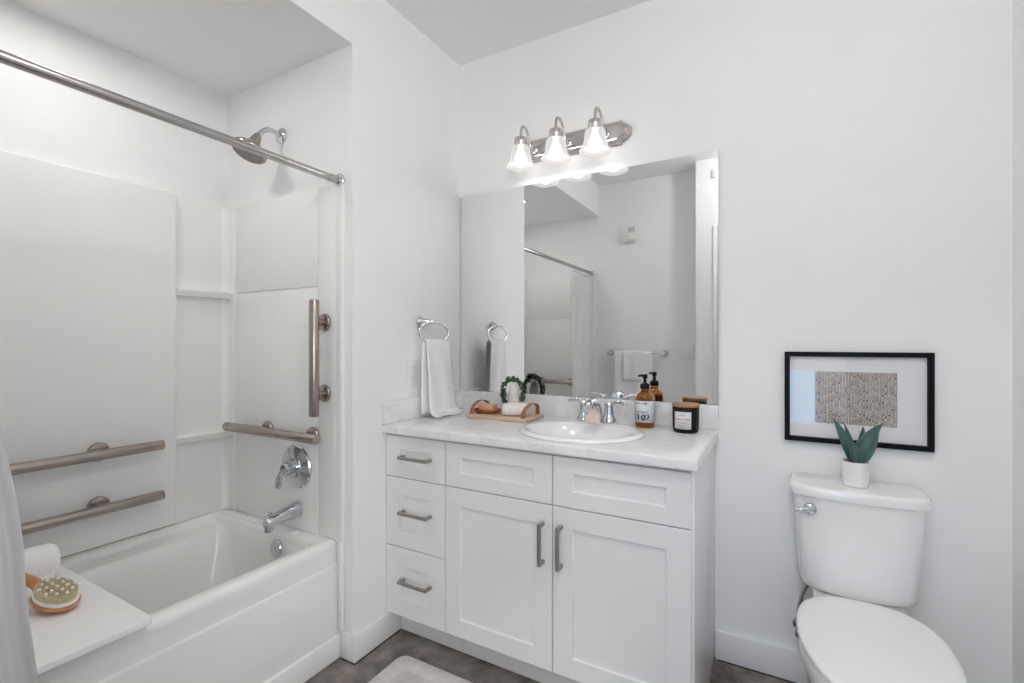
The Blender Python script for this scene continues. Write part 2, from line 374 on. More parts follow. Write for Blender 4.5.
# ------------------------------------------------------------------ bathtub
TX1 = -0.062
tub = thing('bathtub', 'white alcove bathtub with a stepped apron below the shower surround', 'bathtub', (-0.43, -1.40, 0))
b = B(); n = 6; y0, y1 = YF+0.002, YE-0.002; x0 = XA+0.002
def R(x1, r, z, yy1=None): return rrect(x0, x1, y0, yy1 or y1, r, z, n)
rings = [R(-0.060,0.004,0.002), R(-0.060,0.004,0.083), R(-0.062,0.004,0.086), R(-0.070,0.004,0.088), R(-0.070,0.004,0.345), R(-0.072,0.004,0.350), R(-0.080,0.004,0.352),
         R(-0.080,0.004,0.412), R(-0.0825,0.005,0.426), R(-0.089,0.006,0.4355), R(-0.100,0.008,0.440)]
inn = lambda x0,x1,yb,y1,r,z: rrect(x0,x1,yb,y1,r,z,n)
rings += [inn(-0.791,-0.128,-2.00,-0.750,0.03,0.440), inn(-0.788,-0.136,-1.99,-0.757,0.03,0.436), inn(-0.785,-0.141,-1.98,-0.762,0.03,0.424), inn(-0.780,-0.145,-1.975,-0.766,0.03,0.408), inn(-0.772,-0.146,-1.973,-0.768,0.03,0.404), inn(-0.705,-0.148,-1.97,-0.770,0.04,0.401), inn(-0.690,-0.150,-1.965,-0.772,0.05,0.393), inn(-0.680,-0.153,-1.96,-0.777,0.06,0.360),
          inn(-0.668,-0.160,-1.95,-0.786,0.08,0.300), inn(-0.645,-0.180,-1.90,-0.815,0.10,0.160), inn(-0.620,-0.205,-1.86,-0.845,0.11,0.105), inn(-0.57,-0.26,-1.78,-0.91,0.10,0.085)]
loft(b, rings, True, True)
tb = obj('basin', b, 'tub', tub, smooth=50)
# raised lip along the shower end and the back of the rim
b = B()
box(b, -0.780, -0.272, -0.749, -0.715, 0.436, 0.447, 0.005, 4)
obj('rim_ridge', b, 'tub', tub, smooth=50)
b = B(); lathe(b, [(0.033,0),(0.033,0.004),(0.030,0.008),(0.010,0.010)], (-0.330,-0.7745,0.385), (0.0,-1,0.14), 28, True, True)
cyl(b, (-0.330,-0.7840,0.3865), (-0.330,-0.7870,0.387), 0.005)
ov = obj('overflow_plate', b, 'chrome', tub); ov['label'] = 'round chrome overflow plate'
b = B(); lathe(b, [(0.036,0),(0.036,0.003),(0.022,0.005)], (-0.43,-1.02,0.084), (0,0,1), 24, True, True); obj('drain', b, 'chrome', tub)

# ------------------------------------------------------------------ tub surround (acrylic wall panels)
sur = thing('tub_surround', 'white acrylic wall surround with corner shelves above the bathtub', 'shower surround', (-0.79, -1.40, 0.44))
ZT = 1.803; PX = -0.755; ZB = 0.452
b = B(); box(b, XA+0.001, XA+0.008, YF+0.001, YE-0.001, 0.4425, ZT, 0.001)
obj('back_liner', b, 'acrylic', sur)
b = B(); box(b, XA+0.008, PX, -1.885, -0.927, ZB+0.002, ZT, 0.006, 3); obj('back_panel', b, 'acrylic', sur)
ZE = 1.793; G1 = -0.722; G2 = -0.177
def end_panel(y, s):   # s=-1: panel faces -y (shower end), s=+1: faces +y
    b = B(); g = 0.003
    for (xa, xb) in ((XA+0.008,G1-g),(G1+g,G2-g),(G2+g,-0.075)):
        for (za, zb) in (((0.4425,ZE),) if xa != G1+g else ((0.4425,1.409-g),(1.409+g,ZE))):
            box(b, xa, xb, min(y,y+s*0.009), max(y,y+s*0.009), za, zb, 0.0012)
    box(b, XA+0.008, -0.08, min(y,y+s*0.001), max(y,y+s*0.001), 0.443, ZE-0.002)
    return obj('end_panel', b, 'acrylic', sur)
end_panel(YE-0.001, -1); end_panel(YF+0.001, 1)
for y, s in ((YE-0.001, -1), (YF+0.001, 1)):
    b = B(); prof = [(-0.078,0),(-0.078,0.009),(-0.068,0.0095),(-0.055,0.0115),(-0.047,0.012),(-0.041,0.010),(-0.039,0.006),(-0.039,0)]
    vr = [[(x, y+s*d, z) for x, d in prof] for z in (0.4425, ZE-0.008, ZE-0.003)]
    loft(b, vr); box(b, -0.0575, -0.040, min(y,y+s*0.016), max(y,y+s*0.0115), 0.110, 0.4424, 0.003); obj('edge_flange', b, 'acrylic', sur)
def shelf(z, s, ya, yb):
    b = B(); yc = YE if s < 0 else YF
    poly = [(XA+0.007, yc-0.009*-s*-1 if False else yc+s*0.009), (-0.738, yc+s*0.009), (PX-0.001, yc+s*0.232), (XA+0.007, yc+s*0.232)]
    n2 = 7; fr = []
    for k in range(n2):
        t = k/(n2-1); fr.append((-0.738+(PX+0.737)*t + 0.004*math.sin(PI*t), yc+s*(0.009+0.223*t)))
    pl = [(XA+0.007, yc+s*0.009)] + fr + [(XA+0.007, yc+s*0.232)]
    rr = []
    for dz, ins in ((-0.030,0.012),(-0.012,0.003),(-0.006,0.0),(-0.002,0.001),(0.0,0.004)):
        rr.append([(x - (ins if x > XA+0.01 else 0), yy, z+dz) for x, yy in pl])
    loft(b, rr); return obj('shelf', b, 'acrylic', sur, smooth=50)
for z in (1.416, 0.805):
    shelf(z, -1, 0, 0); shelf(z, 1, 0, 0)
for y, s in ((YE, -1), (YF, 1)):   # soft rounded column in the corner
    b = B(); pr = [(XA+0.006, y+s*0.008), (-0.762, y+s*0.008), (-0.772, y+s*0.010), (-0.785, y+s*0.016), (-0.791, y+s*0.026), (XA+0.007, y+s*0.038)]
    loft(b, [[(x, yy, z) for x, yy in pr] for z in (0.4435, ZE-0.001)]); obj('corner_cove', b, 'acrylic', sur, smooth=60)

# ------------------------------------------------------------------ grab bars
def grab_bar(label, p0, p1, flanges, wall_dir, wall, r=0.0185):
    # wall_dir: unit vector from wall into room; flanges: params (0..1) along the bar; wall: coordinate on the wall along wall_dir axis
    p0, p1 = Vector(p0), Vector(p1); d = Vector(wall_dir)
    mid = (p0+p1)/2
    t = thing('grab_bar', label, 'grab bar', mid, 'grab bars around the bathtub')
    b = B(); cyl(b, p0, p1, r, 24, 0.003); obj('bar', b, 'nickel', t)
    for f in flanges:
        q = p0.lerp(p1, f); wq = q.copy(); ax = 0 if abs(d.x) > 0.5 else 1; wq[ax] = wall
        b = B(); lathe(b, [(0.034,0.0005),(0.034,0.006),(0.031,0.011),(0.020,0.014)], wq, d, 28, True, True); obj('flange', b, 'nickel', t)
        b = B(); cyl(b, wq + d*0.0142, q - d*(r-0.003), 0.0125, 18); obj('post', b, 'nickel', t)
grab_bar('upper of the two long bronze-nickel grab bars on the long tub wall', (-0.69,-1.84,0.797), (-0.69,-1.005,0.797), (0.222,0.785), (1,0,0), PX)
grab_bar('lower of the two long bronze-nickel grab bars, just above the rolled towel', (-0.69,-1.84,0.603), (-0.69,-1.005,0.603), (0.222,0.785), (1,0,0), PX)
ep = YE-0.0105
grab_bar('short horizontal nickel grab bar above the shower valve', (-0.708,ep-0.05,0.828), (-0.121,ep-0.05,0.828), (0.38,0.864), (0,-1,0), ep)
grab_bar('vertical nickel grab bar on the shower end wall', (-0.136,ep-0.05,0.913), (-0.136,ep-0.05,1.353), (0.19,0.81), (0,-1,0), ep)
ep2 = YF+0.0105
grab_bar('horizontal nickel grab bar behind the curtain, seen only in the mirror', (-0.70,ep2+0.05,0.832), (-0.16,ep2+0.05,0.832), (0.27,0.80), (0,1,0), ep2)

# ------------------------------------------------------------------ shower fittings
sh = thing('shower_sprayer', 'brown and chrome shower head on a bent arm high on the wall', 'shower head', (-0.42,YE,2.056))
b = B(); lathe(b, [(0.032,0.0005),(0.031,0.005),(0.024,0.010),(0.012,0.013)], (-0.414,YE,2.050), (0,-1,0), 28, True, True); obj('wall_flange', b, 'chrome', sh)
arm = smooth_path([(-0.414,YE-0.008,2.050),(-0.414,YE-0.035,2.056),(-0.414,YE-0.062,2.053),(-0.414,YE-0.086,2.036),(-0.414,YE-0.102,2.016)])
b = B(); tube(b, arm, 0.0095, 16); obj('arm', b, 'chrome', sh)
hd = Vector((0,-0.42,-0.907)).normalized(); h0 = Vector((-0.414,YE-0.104,2.014))
b = B(); lathe(b, [(0.013,0),(0.016,0.010),(0.019,0.024),(0.026,0.044),(0.042,0.062),(0.061,0.072),(0.065,0.077),(0.065,0.087),(0.062,0.090)], h0, hd, 36, True, True); obj('head', b, 'nickel', sh, smooth=45)
b = B(); lathe(b, [(0.057,0.0),(0.057,0.002),(0.053,0.003)], h0+hd*0.0902, hd, 36, True, True)
ex_ = hd.cross(Vector((1,0,0))).normalized(); ey_ = hd.cross(ex_)
for rad, cnt in ((0.008,6),(0.017,11),(0.026,16),(0.035,22),(0.044,27),(0.052,32)):
    for k in range(cnt):
        t = 2*PI*k/cnt + rad*40; c0 = h0 + hd*0.0832 + hd*0.0 + ex_*(rad*math.cos(t)) + ey_*(rad*math.sin(t))
        lathe(b, [(0.0026,0.0095),(0.0024,0.0112),(0.0014,0.0118)], c0, hd, 8, True, True, mi=1)
fc = obj('spray_face', b, ['nozzle','black'], sh); fc['label'] = 'spray face dotted with rubber nozzles'
va = thing('shower_valve', 'chrome shower valve with lever on the end wall above the tub spout', 'shower valve', (-0.302,ep,0.694))
b = B(); lathe(b, [(0.087,0.0005),(0.087,0.004),(0.083,0.009),(0.062,0.013),(0.045,0.017),(0.043,0.020)], (-0.302,ep,0.694), (0,-1,0), 40, True, True); obj('escutcheon', b, 'chrome', va)
b = B(); lathe(b, [(0.022,0.0),(0.021,0.018),(0.025,0.022),(0.025,0.036),(0.019,0.042)], (-0.302,ep-0.020,0.694), (0,-1,0), 28, True, True)
tube(b, smooth_path([(-0.306,ep-0.052,0.692),(-0.318,ep-0.060,0.676),(-0.327,ep-0.063,0.655),(-0.331,ep-0.063,0.628),(-0.330,ep-0.062,0.616)]), [0.011,0.011,0.011,0.0105,0.010,0.010,0.010,0.010,0.010,0.011,0.011,0.012,0.012,0.012,0.0125,0.0125,0.013,0.013,0.0125,0.012,0.0115,0.011,0.010,0.008,0.004][:25], 14, flat=0.7)
obj('lever', b, 'chrome', va)
sp = thing('tub_spout', 'chrome tub spout with diverter knob below the shower valve', 'tub spout', (-0.298,ep,0.52))
b = B(); rr = []
for t, zc, hh, ww in ((0.0005,0.522,0.033,0.031),(0.012,0.522,0.032,0.030),(0.05,0.521,0.027,0.026),(0.09,0.516,0.022,0.022),(0.112,0.511,0.0215,0.021),(0.128,0.506,0.0235,0.0205),(0.136,0.503,0.021,0.018)):
    rr.append([(-0.298+ww*math.cos(2*PI*k/24), ep-t, zc+hh*math.sin(2*PI*k/24)) for k in range(24)])
loft(b, rr)
lathe(b, [(0.017,0),(0.0165,-0.022),(0.013,-0.023)], (-0.298,ep-0.124,0.497), (0,0,1), 20, True, True)
obj('spout', b, 'chrome', sp, smooth=50)
b = B(); lathe(b, [(0.004,0),(0.004,0.012),(0.010,0.014),(0.011,0.019),(0.006,0.023)], (-0.298,ep-0.122,0.525), (0,0,1), 18, True, True); obj('diverter_knob', b, 'chrome', sp)

# ------------------------------------------------------------------ curtain rod, curtain
rod = thing('curtain_rod', 'satin steel shower curtain rod spanning the tub alcove', 'curtain rod', (-0.066,-1.40,1.806))
b = B(); cyl(b, (-0.066,YF+0.02,1.806), (-0.066,YE-0.05,1.806), 0.0135, 24); obj('pole', b, 'rodsteel', rod)
for y, s in ((YE,-1),(YF,1)):
    b = B(); cyl(b, (-0.066,y+s*0.012,1.806), (-0.066,y+s*0.055,1.806), 0.0155, 24); obj('end_sleeve', b, 'rodsteel', rod)
    b = B(); lathe(b, [(0.026,0.0005),(0.026,0.006),(0.021,0.012),(0.017,0.014)], (-0.066,y,1.806), (0,s,0), 28, True, True); obj('end_flange', b, 'chrome', rod)
cur = thing('shower_curtain', 'white fabric shower curtain gathered at the near end of the rod', 'shower curtain', (-0.03,-1.82,0.05))
NF = 7
def edge_y(z):
    pts = [(0.05,-1.535),(0.30,-1.545),(0.70,-1.572),(1.20,-1.618),(1.50,-1.640),(1.68,-1.640),(1.78,-1.640)]
    if z <= pts[0][0]: return pts[0][1]
    for (a,ya),(c_,yc) in zip(pts, pts[1:]):
        if z <= c_: t = (z-a)/(c_-a); t = t*t*(3-2*t); return ya+(yc-ya)*t
    return pts[-1][1]
def cur_fn(u, v):
    z = 0.06 + (1.765-0.06)*v
    ye = edge_y(z); y = -2.095 + (ye+2.095)*u
    ph = u*NF*2*PI
    base = -0.072 + 0.056*max(0, min(1, (1.55-z)/1.0))
    a = 0.019*(0.75+0.25*math.sin(3*u+1))*(1.0 - 0.35*v)
    x = base + a*math.sin(ph + 0.5*math.sin(2.2*v+u*3)) + 0.004*math.sin(ph*2.3+v*5)
    y += 0.007*math.sin(2*ph + 1.2*v)*(1-u)
    if v > 0.985: z -= 0.006*(0.5-0.5*math.cos(ph*2))
    return (x, y, z)
b = B(); sheet(b, cur_fn, 200, 44); fab = obj('fabric', b, 'curtain', cur, smooth=180, solid=0.0015)
for k in range(10):
    y = -2.075 + 0.047*k; b = B(); n2 = 22
    tube(b, [(-0.066+0.021*math.sin(2*PI*j/n2), y+0.006*math.sin(2*PI*j/n2+k), 1.793+0.026*math.cos(2*PI*j/n2)) for j in range(n2)], 0.0018, 8, True, up=(0,1,0)); obj('curtain_ring', b, 'chrome', cur)

# ------------------------------------------------------------------ transfer bench, towel, brush
b = B()
rr = []
BX0, BX1, BY0, BY1 = -0.742, -0.044, -2.09, -1.322
for z, i, r in ((0.4530,0.003,0.016),(0.4545,0.000,0.016),(0.4690,0.0,0.016),(0.4712,0.0012,0.016),(0.472,0.004,0.016)): rr.append(rrect(BX0+i,BX1-i,BY0+i,BY1-i,r,z))
loft(b, rr)
bench = thing('tub_bench', 'white flat bench seat laid across the near end of the bathtub', 'bench', (-0.42,-1.70,0.452))
obj('seat_board', b, 'benchtop', bench, smooth=50)
for y in (-2.0, -1.75, -1.42):
    b = B(); box(b, -0.735, -0.095, y-0.015, y+0.015, 0.4405, 0.4530, 0.002); obj('support_foot', b, 'plastic', bench)
# rolled towel: spiral section swept along the roll
rt = thing('rolled_towel', 'white terry towel rolled up on the bench beside the wooden brush', 'towel', (-0.60,-1.46,0.475))
b = B(); a0 = Vector((-0.586,-1.62,0.5236)); a1 = Vector((-0.570,-1.358,0.5236)); ax = (a1-a0).normalized(); L = (a1-a0).length; sdv = ax.cross(Vector((0,0,1))).normalized()
prof = [(0.006,0.006),(0.022,0.001),(0.036,-0.001),(0.045,0.002),(0.049,0.009),(0.051,0.020),(0.0512,L*0.5),(0.051,L-0.020),(0.049,L-0.009),(0.045,L-0.002),(0.036,L+0.001),(0.022,L-0.001),(0.006,L-0.006)]
rings = []
for r, t in prof:
    rings.append([a0 + ax*t + sdv*(r*math.cos(2*PI*k/40)*(1+0.03*math.sin(3*2*PI*k/40))) + Vector((0,0,1))*(r*math.sin(2*PI*k/40)*0.985*(1+0.02*math.sin(2*2*PI*k/40+1))) for k in range(40)])
loft(b, rings); obj('roll', b, 'towel', rt, smooth=70)
b = B()   # free edge of the roll and the spiral at its end
tube(b, [a0 + ax*(0.01+ (L-0.02)*k/8) + sdv*(0.034) + Vector((0,0,-0.0405)) for k in range(9)], 0.009, 10)
sp_pts = []
for k in range(46):
    th = k/45*2.6*2*PI; r = 0.008+0.034*k/45
    sp_pts.append(a1 + ax*0.0008 + sdv*(r*math.cos(th)) + Vector((0,0,r*math.sin(th))))
tube(b, sp_pts, 0.0042, 6, up=ax); obj('spiral_edge', b, 'towel', rt, smooth=70)

br = thing('body_brush', 'oval wooden body brush lying bristles up on the white bench', 'brush', (-0.36,-1.43,0.475))
hc = Vector((-0.322,-1.432,0.4978)); e1 = Vector((0.162,0.026,-0.032)).normalized(); e2 = Vector((0,0,1)).cross(e1).normalized(); e3 = e1.cross(e2)
A, Bb = 0.067, 0.045
def P3(a, bq, c): return hc + e1*a + e2*bq + e3*c
def oval(a, bq, z, n=48): return [P3(a*math.cos(2*PI*k/n), bq*math.sin(2*PI*k/n), z) for k in range(n)]
b = B(); loft(b, [oval(A-0.016,Bb-0.016,-0.012), oval(A-0.006,Bb-0.006,-0.010), oval(A-0.001,Bb-0.001,-0.004), oval(A+0.001,Bb+0.001,0.002), oval(A-0.001,Bb-0.001,0.005), oval(A-0.004,Bb-0.004,0.006)])
hpp = smooth_path([P3(-0.030,0,-0.003), P3(-0.058,0.002,-0.002), P3(-0.084,0.004,-0.001), P3(-0.108,0.004,0.001), P3(-0.132,0.000,0.003), P3(-0.155,-0.006,0.005), P3(-0.176,-0.012,0.006)], 6)
k0 = len(hpp); rings = []
for i, p in enumerate(hpp):
    t = i/(k0-1); T = (hpp[min(i+1,k0-1)]-hpp[max(i-1,0)]).normalized(); sd_ = T.cross(e3).normalized(); nn = sd_.cross(T)
    wd_ = 0.034*(1-t*3.2)+0.0155*t*3.2 if t < 0.3125 else 0.0155+0.004*(t-0.3125)
    th_ = 0.0085 + 0.0015*math.sin(PI*t); e_ = 1 if i < k0-3 else (0.92,0.75,0.35)[i-k0+3]
    rings.append([p + sd_*(wd_*e_*math.cos(2*PI*k/18)) + nn*(th_*e_*math.sin(2*PI*k/18)) for k in range(18)])
loft(b, rings)
wd = obj('handle', b, 'wood', br, smooth=60); wd['label'] = 'orange brown wooden body and curved handle'
b = B(); loft(b, [oval(A-0.003,Bb-0.003,0.0062), oval(A-0.002,Bb-0.002,0.011), oval(A-0.005,Bb-0.005,0.0135)]); obj('rubber_rim', b, 'rubber', br)
b = B(); rnd = random.Random(3)
loft(b, [oval(A-0.008,Bb-0.008,0.0137), oval(A-0.008,Bb-0.008,0.016)])
for i in range(50):
    for j in range(34):
        x = -1+2*(i+0.5)/50; y = -1+2*(j+0.5)/34
        if x*x+y*y > 1: continue
        h = 0.017 + rnd.uniform(-0.0015,0.0015); s_ = 0.0008
        c0 = P3(x*(A-0.008), y*(Bb-0.008), 0.0155); c1 = P3(x*(A-0.006)+rnd.uniform(-1,1)*0.0008, y*(Bb-0.006)+rnd.uniform(-1,1)*0.0008, 0.0155+h)
        v = [b.verts.new(c0+e1*(s_*math.cos(k*2*PI/3))+e2*(s_*math.sin(k*2*PI/3))) for k in range(3)]
        t = [b.verts.new(c1+e1*(s_*math.cos(k*2*PI/3))+e2*(s_*math.sin(k*2*PI/3))) for k in range(3)]
        for k in range(3): b.faces.new((v[k], v[(k+1)%3], t[(k+1)%3], t[k]))
        b.faces.new(t)
bs_ = obj('bristles', b, 'bristle', br); bs_['kind'] = 'stuff'; bs_['label'] = 'dense pale olive bristles'
for (i, j) in [(-2,0),(-1,0),(0,0),(1,0),(2,0),(-1.5,1),(-0.5,1),(0.5,1),(1.5,1),(-1.5,-1),(-0.5,-1),(0.5,-1),(1.5,-1),(-0.7,1.8),(0.7,1.8),(-0.7,-1.8),(0.7,-1.8)]:
    c0 = P3(i*0.0225, j*0.0175, 0.016)
    b = B(); lathe(b, [(0.0022,0),(0.0022,0.012),(0.0038,0.014),(0.0046,0.0175),(0.0038,0.021),(0.001,0.0225)], c0, e3, 12, True, True); obj('massage_nub', b, 'rubber', br)

# ------------------------------------------------------------------ vanity
ZC = 0.864; CT = 0.833; FY = -0.520
def shaker(name, parent, x0, x1, z0, z1, sx, sz, th=0.0185):
    b = B(); yb, yf, e = FY+th, FY, 0.0018
    def q(i, y, sxx=0, szz=0): return [(x0+i+sxx,y,z0+i+szz),(x1-i-sxx,y,z0+i+szz),(x1-i-sxx,y,z1-i-szz),(x0+i+sxx,y,z1-i-szz)]
    loft(b, [q(0,yb), q(0,yf+e), q(e,yf), q(0,yf,sx,sz), q(0.0015,yf+0.002,sx,sz), q(0.002,yf+0.008,sx,sz)], True, True)
    return obj(name, b, 'cabinet', parent, smooth=20)
def pull(parent, x0, z0, x1, z1):
    b = B(); y = FY - 0.033; s = 0.0055
    if abs(z1-z0) < 0.01:
        box(b, x0, x1, y-s, y+s, z0-s, z0+s, 0.0015)
        for x in (x0, x1-2*s): box(b, x, x+2*s, y+s-0.002, FY-0.0005, z0-s, z0+s, 0.001)
    else:
        box(b, x0-s, x0+s, y-s, y+s, z0, z1, 0.0015)
        for z in (z0, z1-2*s): box(b, x0-s, x0+s, y+s-0.002, FY-0.0005, z, z+2*s, 0.001)
    o = obj('handle', b, 'pull', parent); o['label'] = 'grey nickel bar pull'
dc = thing('drawer_cabinet', 'narrow white vanity cabinet with three shaker drawers beside the wall', 'cabinet', (0.15,-0.26,0))
b = B(); box(b, 0.0165, 0.298, FY+0.0195, -0.012, 0.102, 0.8325); obj('body', b, 'cabinet', dc)
b = B(); box(b, 0.0175, 0.3265, -0.449, -0.437, 0.0015, 0.1015); obj('toe_kick', b, 'toe', dc)
for z0, z1, sz, hz in ((0.6575,0.8195,0.052,0.743),(0.3800,0.6540,0.066,0.527),(0.1050,0.3765,0.070,0.258)):
    d = shaker('drawer', dc, 0.003, 0.2955, z0, z1, 0.072, sz)
    pull(d, 0.094, hz, 0.236, hz)
sc = thing('sink_cabinet', 'wide white vanity cabinet with two shaker doors under the sink', 'cabinet', (0.74,-0.26,0))
b = B(); box(b, 0.2985, 0.318, FY+0.0195, -0.012, 0.102, 0.8325); box(b, 0.318, 1.1575, FY+0.0195, -0.012, 0.102, 0.700)
box(b, 0.318, 1.1575, FY+0.0195, -0.5155+0.03, 0.700, 0.8325); obj('body', b, 'cabinet', sc)
b = B(); box(b, 1.158, 1.1775, FY+0.0195, -0.0015, 0.0015, 0.8325, 0.0008); obj('side_panel', b, 'cabinet', sc)
b = B(); box(b, 0.3285, 1.1575, -0.449, -0.437, 0.0015, 0.1015); obj('toe_kick', b, 'toe', sc)
for x0, x1, hx_ in ((0.3000,0.7365,0.7055),(0.7400,1.1705,0.7705)):
    shaker('drawer_front', sc, x0, x1, 0.6575, 0.8195, 0.068, 0.052)
    d = shaker('door', sc, x0, x1, 0.1050, 0.6540, 0.068, 0.066)
    pull(d, hx_, 0.460, hx_, 0.598)

ct = thing('countertop', 'white marble-look vanity countertop with backsplash', 'countertop', (0.595,-0.27,CT))
SX, SY, SA, SB = 0.755, -0.31, 0.230, 0.205
b = B()   # slab with an oval cut-out for the sink
n2 = 64; x0, x1, y0, y1 = 0.001, 1.1915, -0.545, -0.001
def outer(z, i=0.0, front=0.0):
    pts = []
    for k in range(n2):
        t = 2*PI*k/n2; dx, dy = math.cos(t), math.sin(t)
        ts = []
        if dx > 1e-9: ts.append((x1-i-SX)/dx)
        if dx < -1e-9: ts.append((x0-SX)/dx)
        if dy > 1e-9: ts.append((y1-SY)/dy)
        if dy < -1e-9: ts.append((y0+i-SY)/dy)
        s = min(ts); pts.append([SX+dx*s, SY+dy*s, z])
    for tx, ty in ((x0,y0+i),(x1-i,y0+i),(x0,y1),(x1-i,y1)):
        k = min(range(n2), key=lambda k: (pts[k][0]-tx)**2+(pts[k][1]-ty)**2); pts[k] = [tx, ty, z]
    return pts
hole = lambda z: ell(SX, SY, SA-0.02, SB-0.02, z, n2)
rr = [hole(CT), outer(CT), outer(ZC-0.006), outer(ZC-0.002,0.002), outer(ZC,0.006), hole(ZC)]
vr = [[b.verts.new(p) for p in r] for r in rr]
for i in range(len(vr)): ring_faces(b, vr[i], vr[(i+1)%len(vr)])
obj('slab', b, 'counter', ct, smooth=40)
b = B(); box(b, 0.0005, 1.1915, -0.0205, -0.001, ZC+0.0003, 0.955, 0.0035, 3); obj('backsplash', b, 'counter', ct)
b = B(); box(b, 0.0005, 0.0205, -0.5445, -0.0208, ZC+0.0003, 0.955, 0.003, 3); obj('side_splash', b, 'counter', ct)

sink = thing('bathroom_sink', 'white oval drop-in sink set into the vanity countertop', 'sink', (SX,SY,ZC))
b = B()
E = lambda a, dy, z: ell(SX, SY+dy, SA-a, SB-a*0.9-abs(dy), z, 64)
loft(b, [ell(SX,SY,SA-0.003,SB-0.003,ZC+0.0004,64), ell(SX,SY,SA,SB,ZC+0.004,64), ell(SX,SY,SA-0.003,SB-0.003,ZC+0.009,64), ell(SX,SY,SA-0.010,SB-0.010,ZC+0.013,64), ell(SX,SY-0.004,SA-0.022,SB-0.022,ZC+0.014,64),
         ell(SX,SY-0.028,SA-0.036,SB-0.058,ZC+0.0125,64), ell(SX,SY-0.028,SA-0.043,SB-0.065,ZC+0.007,64), ell(SX,SY-0.028,SA-0.055,SB-0.074,ZC-0.020,64), ell(SX,SY-0.028,SA-0.080,SB-0.092,ZC-0.075,64), ell(SX,SY-0.028,SA-0.125,SB-0.120,ZC-0.112,64), ell(SX,SY-0.028,0.025,0.025,ZC-0.122,64)], False, True)
obj('bowl', b, 'porcelain', sink, smooth=60)
b = B(); lathe(b, [(0.024,0),(0.024,0.002),(0.018,0.004)], (SX,SY-0.028,ZC-0.1215), (0,0,1), 24, True, True); obj('drain', b, 'chrome', sink)

# faucet
FX, FYY, FZ = 0.752, -0.126, ZC+0.0145
fa = thing('bathroom_faucet', 'chrome two-lever faucet at the back of the oval sink', 'faucet', (FX,FYY,FZ))
b = B(); rr = []
for z, i in ((0.0,0.0),(0.008,0.0),(0.013,0.003),(0.015,0.008)): rr.append(rrect(FX-0.076+i, FX+0.076-i, FYY-0.024+i, FYY+0.024-i, 0.022-i*0.6, FZ+z))
loft(b, rr)
for s in (-1, 1): lathe(b, [(0.029,0.004),(0.027,0.012),(0.019,0.026),(0.0165,0.045),(0.0165,0.060)], (FX+s*0.052,FYY,FZ), (0,0,1), 24, True, True)
obj('base', b, 'chrome', fa, smooth=50)
b = B(); rr = []
pth = smooth_path([(FX,FYY+0.004,FZ+0.010),(FX,FYY+0.003,FZ+0.045),(FX,FYY-0.012,FZ+0.072),(FX,FYY-0.045,FZ+0.082),(FX,FYY-0.082,FZ+0.072),(FX,FYY-0.104,FZ+0.052)], 6)
tube(b, pth, [0.022-0.008*min(1,k/14) for k in range(len(pth))], 18, flat=1.15, up=(0,1,0)); obj('spout', b, 'chrome', fa, smooth=60)
for s in (-1, 1):
    b = B(); x = FX+s*0.052
    lathe(b, [(0.0162,0.061),(0.017,0.066),(0.015,0.078),(0.008,0.083)], (x,FYY,FZ), (0,0,1), 20, True, True)
    tube(b, smooth_path([(x+s*0.004,FYY,FZ+0.073),(x+s*0.026,FYY-0.004,FZ+0.080),(x+s*0.048,FYY-0.008,FZ+0.081),(x+s*0.066,FYY-0.011,FZ+0.079)]), [0.008]*6+[0.0075]*6+[0.007]*6+[0.006], 12, flat=0.7)
    obj('lever', b, 'chrome', fa, smooth=60)
# paper tag hanging from the spout
pt = thing('paper_tag', 'pale pink paper tag hanging on the chrome faucet spout', 'tag', (FX+0.006,FYY-0.10,FZ+0.0))
b = B(); ty = FYY-0.104; tx = FX+0.023
pl = [(-0.030,0.004),(0.033,0.002),(0.026,0.030),(0.014,0.050),(0.004,0.058),(-0.006,0.055),(-0.018,0.036)]
loft(b, [[(tx+x, ty-0.012+0.20*z+d, FZ+0.008+z) for x, z in pl] for d in (0,0.0012)]); obj('card', b, 'tag', pt)
b = B(); tube(b, smooth_path([(tx+0.004,ty-0.004,FZ+0.058),(tx+0.000,ty-0.004,FZ+0.068),(FX,FYY-0.080,FZ+0.092),(FX-0.018,FYY-0.078,FZ+0.074),(FX-0.004,FYY-0.088,FZ+0.058),(tx+0.003,ty+0.001,FZ+0.058)]), 0.0011, 6); obj('string', b, 'twine', pt)

# soap dispenser bottle
PB = Vector((0.935,-0.086,ZC)); so = thing('soap_dispenser', 'amber glass pump bottle with pale label standing right of the faucet', 'soap bottle', PB)
b = B(); lathe(b, [(0.030,0.0006),(0.0345,0.002),(0.0365,0.006),(0.0365,0.106),(0.0355,0.116),(0.031,0.126),(0.022,0.134),(0.0150,0.139),(0.0145,0.150)], PB, (0,0,1), 40, True, True); obj('bottle', b, 'amber', so, smooth=60)
fdir = math.atan2(-1.9546-PB.y, 1.3906-PB.x) - 0.28    # label centre turned a little away from the camera
def on_bottle(u, v, r=0.0375): 
    a = fdir + u/0.037; return (PB.x+r*math.cos(a), PB.y+r*math.sin(a), PB.z+v)
b = B(); sheet(b, lambda u, v: on_bottle(-0.056+0.112*u, 0.022+0.082*v, 0.0371), 24, 2); lb = obj('label', b, 'label', so, solid=0.0003)
for txt, sz, u, v, bd in (('FIRST HOME',0.0085,-0.004,0.094,0.0002),('VIOLET MINT',0.0085,-0.004,0.061,0.0002),('02',0.033,0.012,0.041,0.0012),('13',0.029,-0.024,0.041,0.0008)):
    b = B(); put_text(b, txt, sz, lambda x, y: on_bottle(x+u, v+y), bd); obj('lettering', b, 'ink', so)
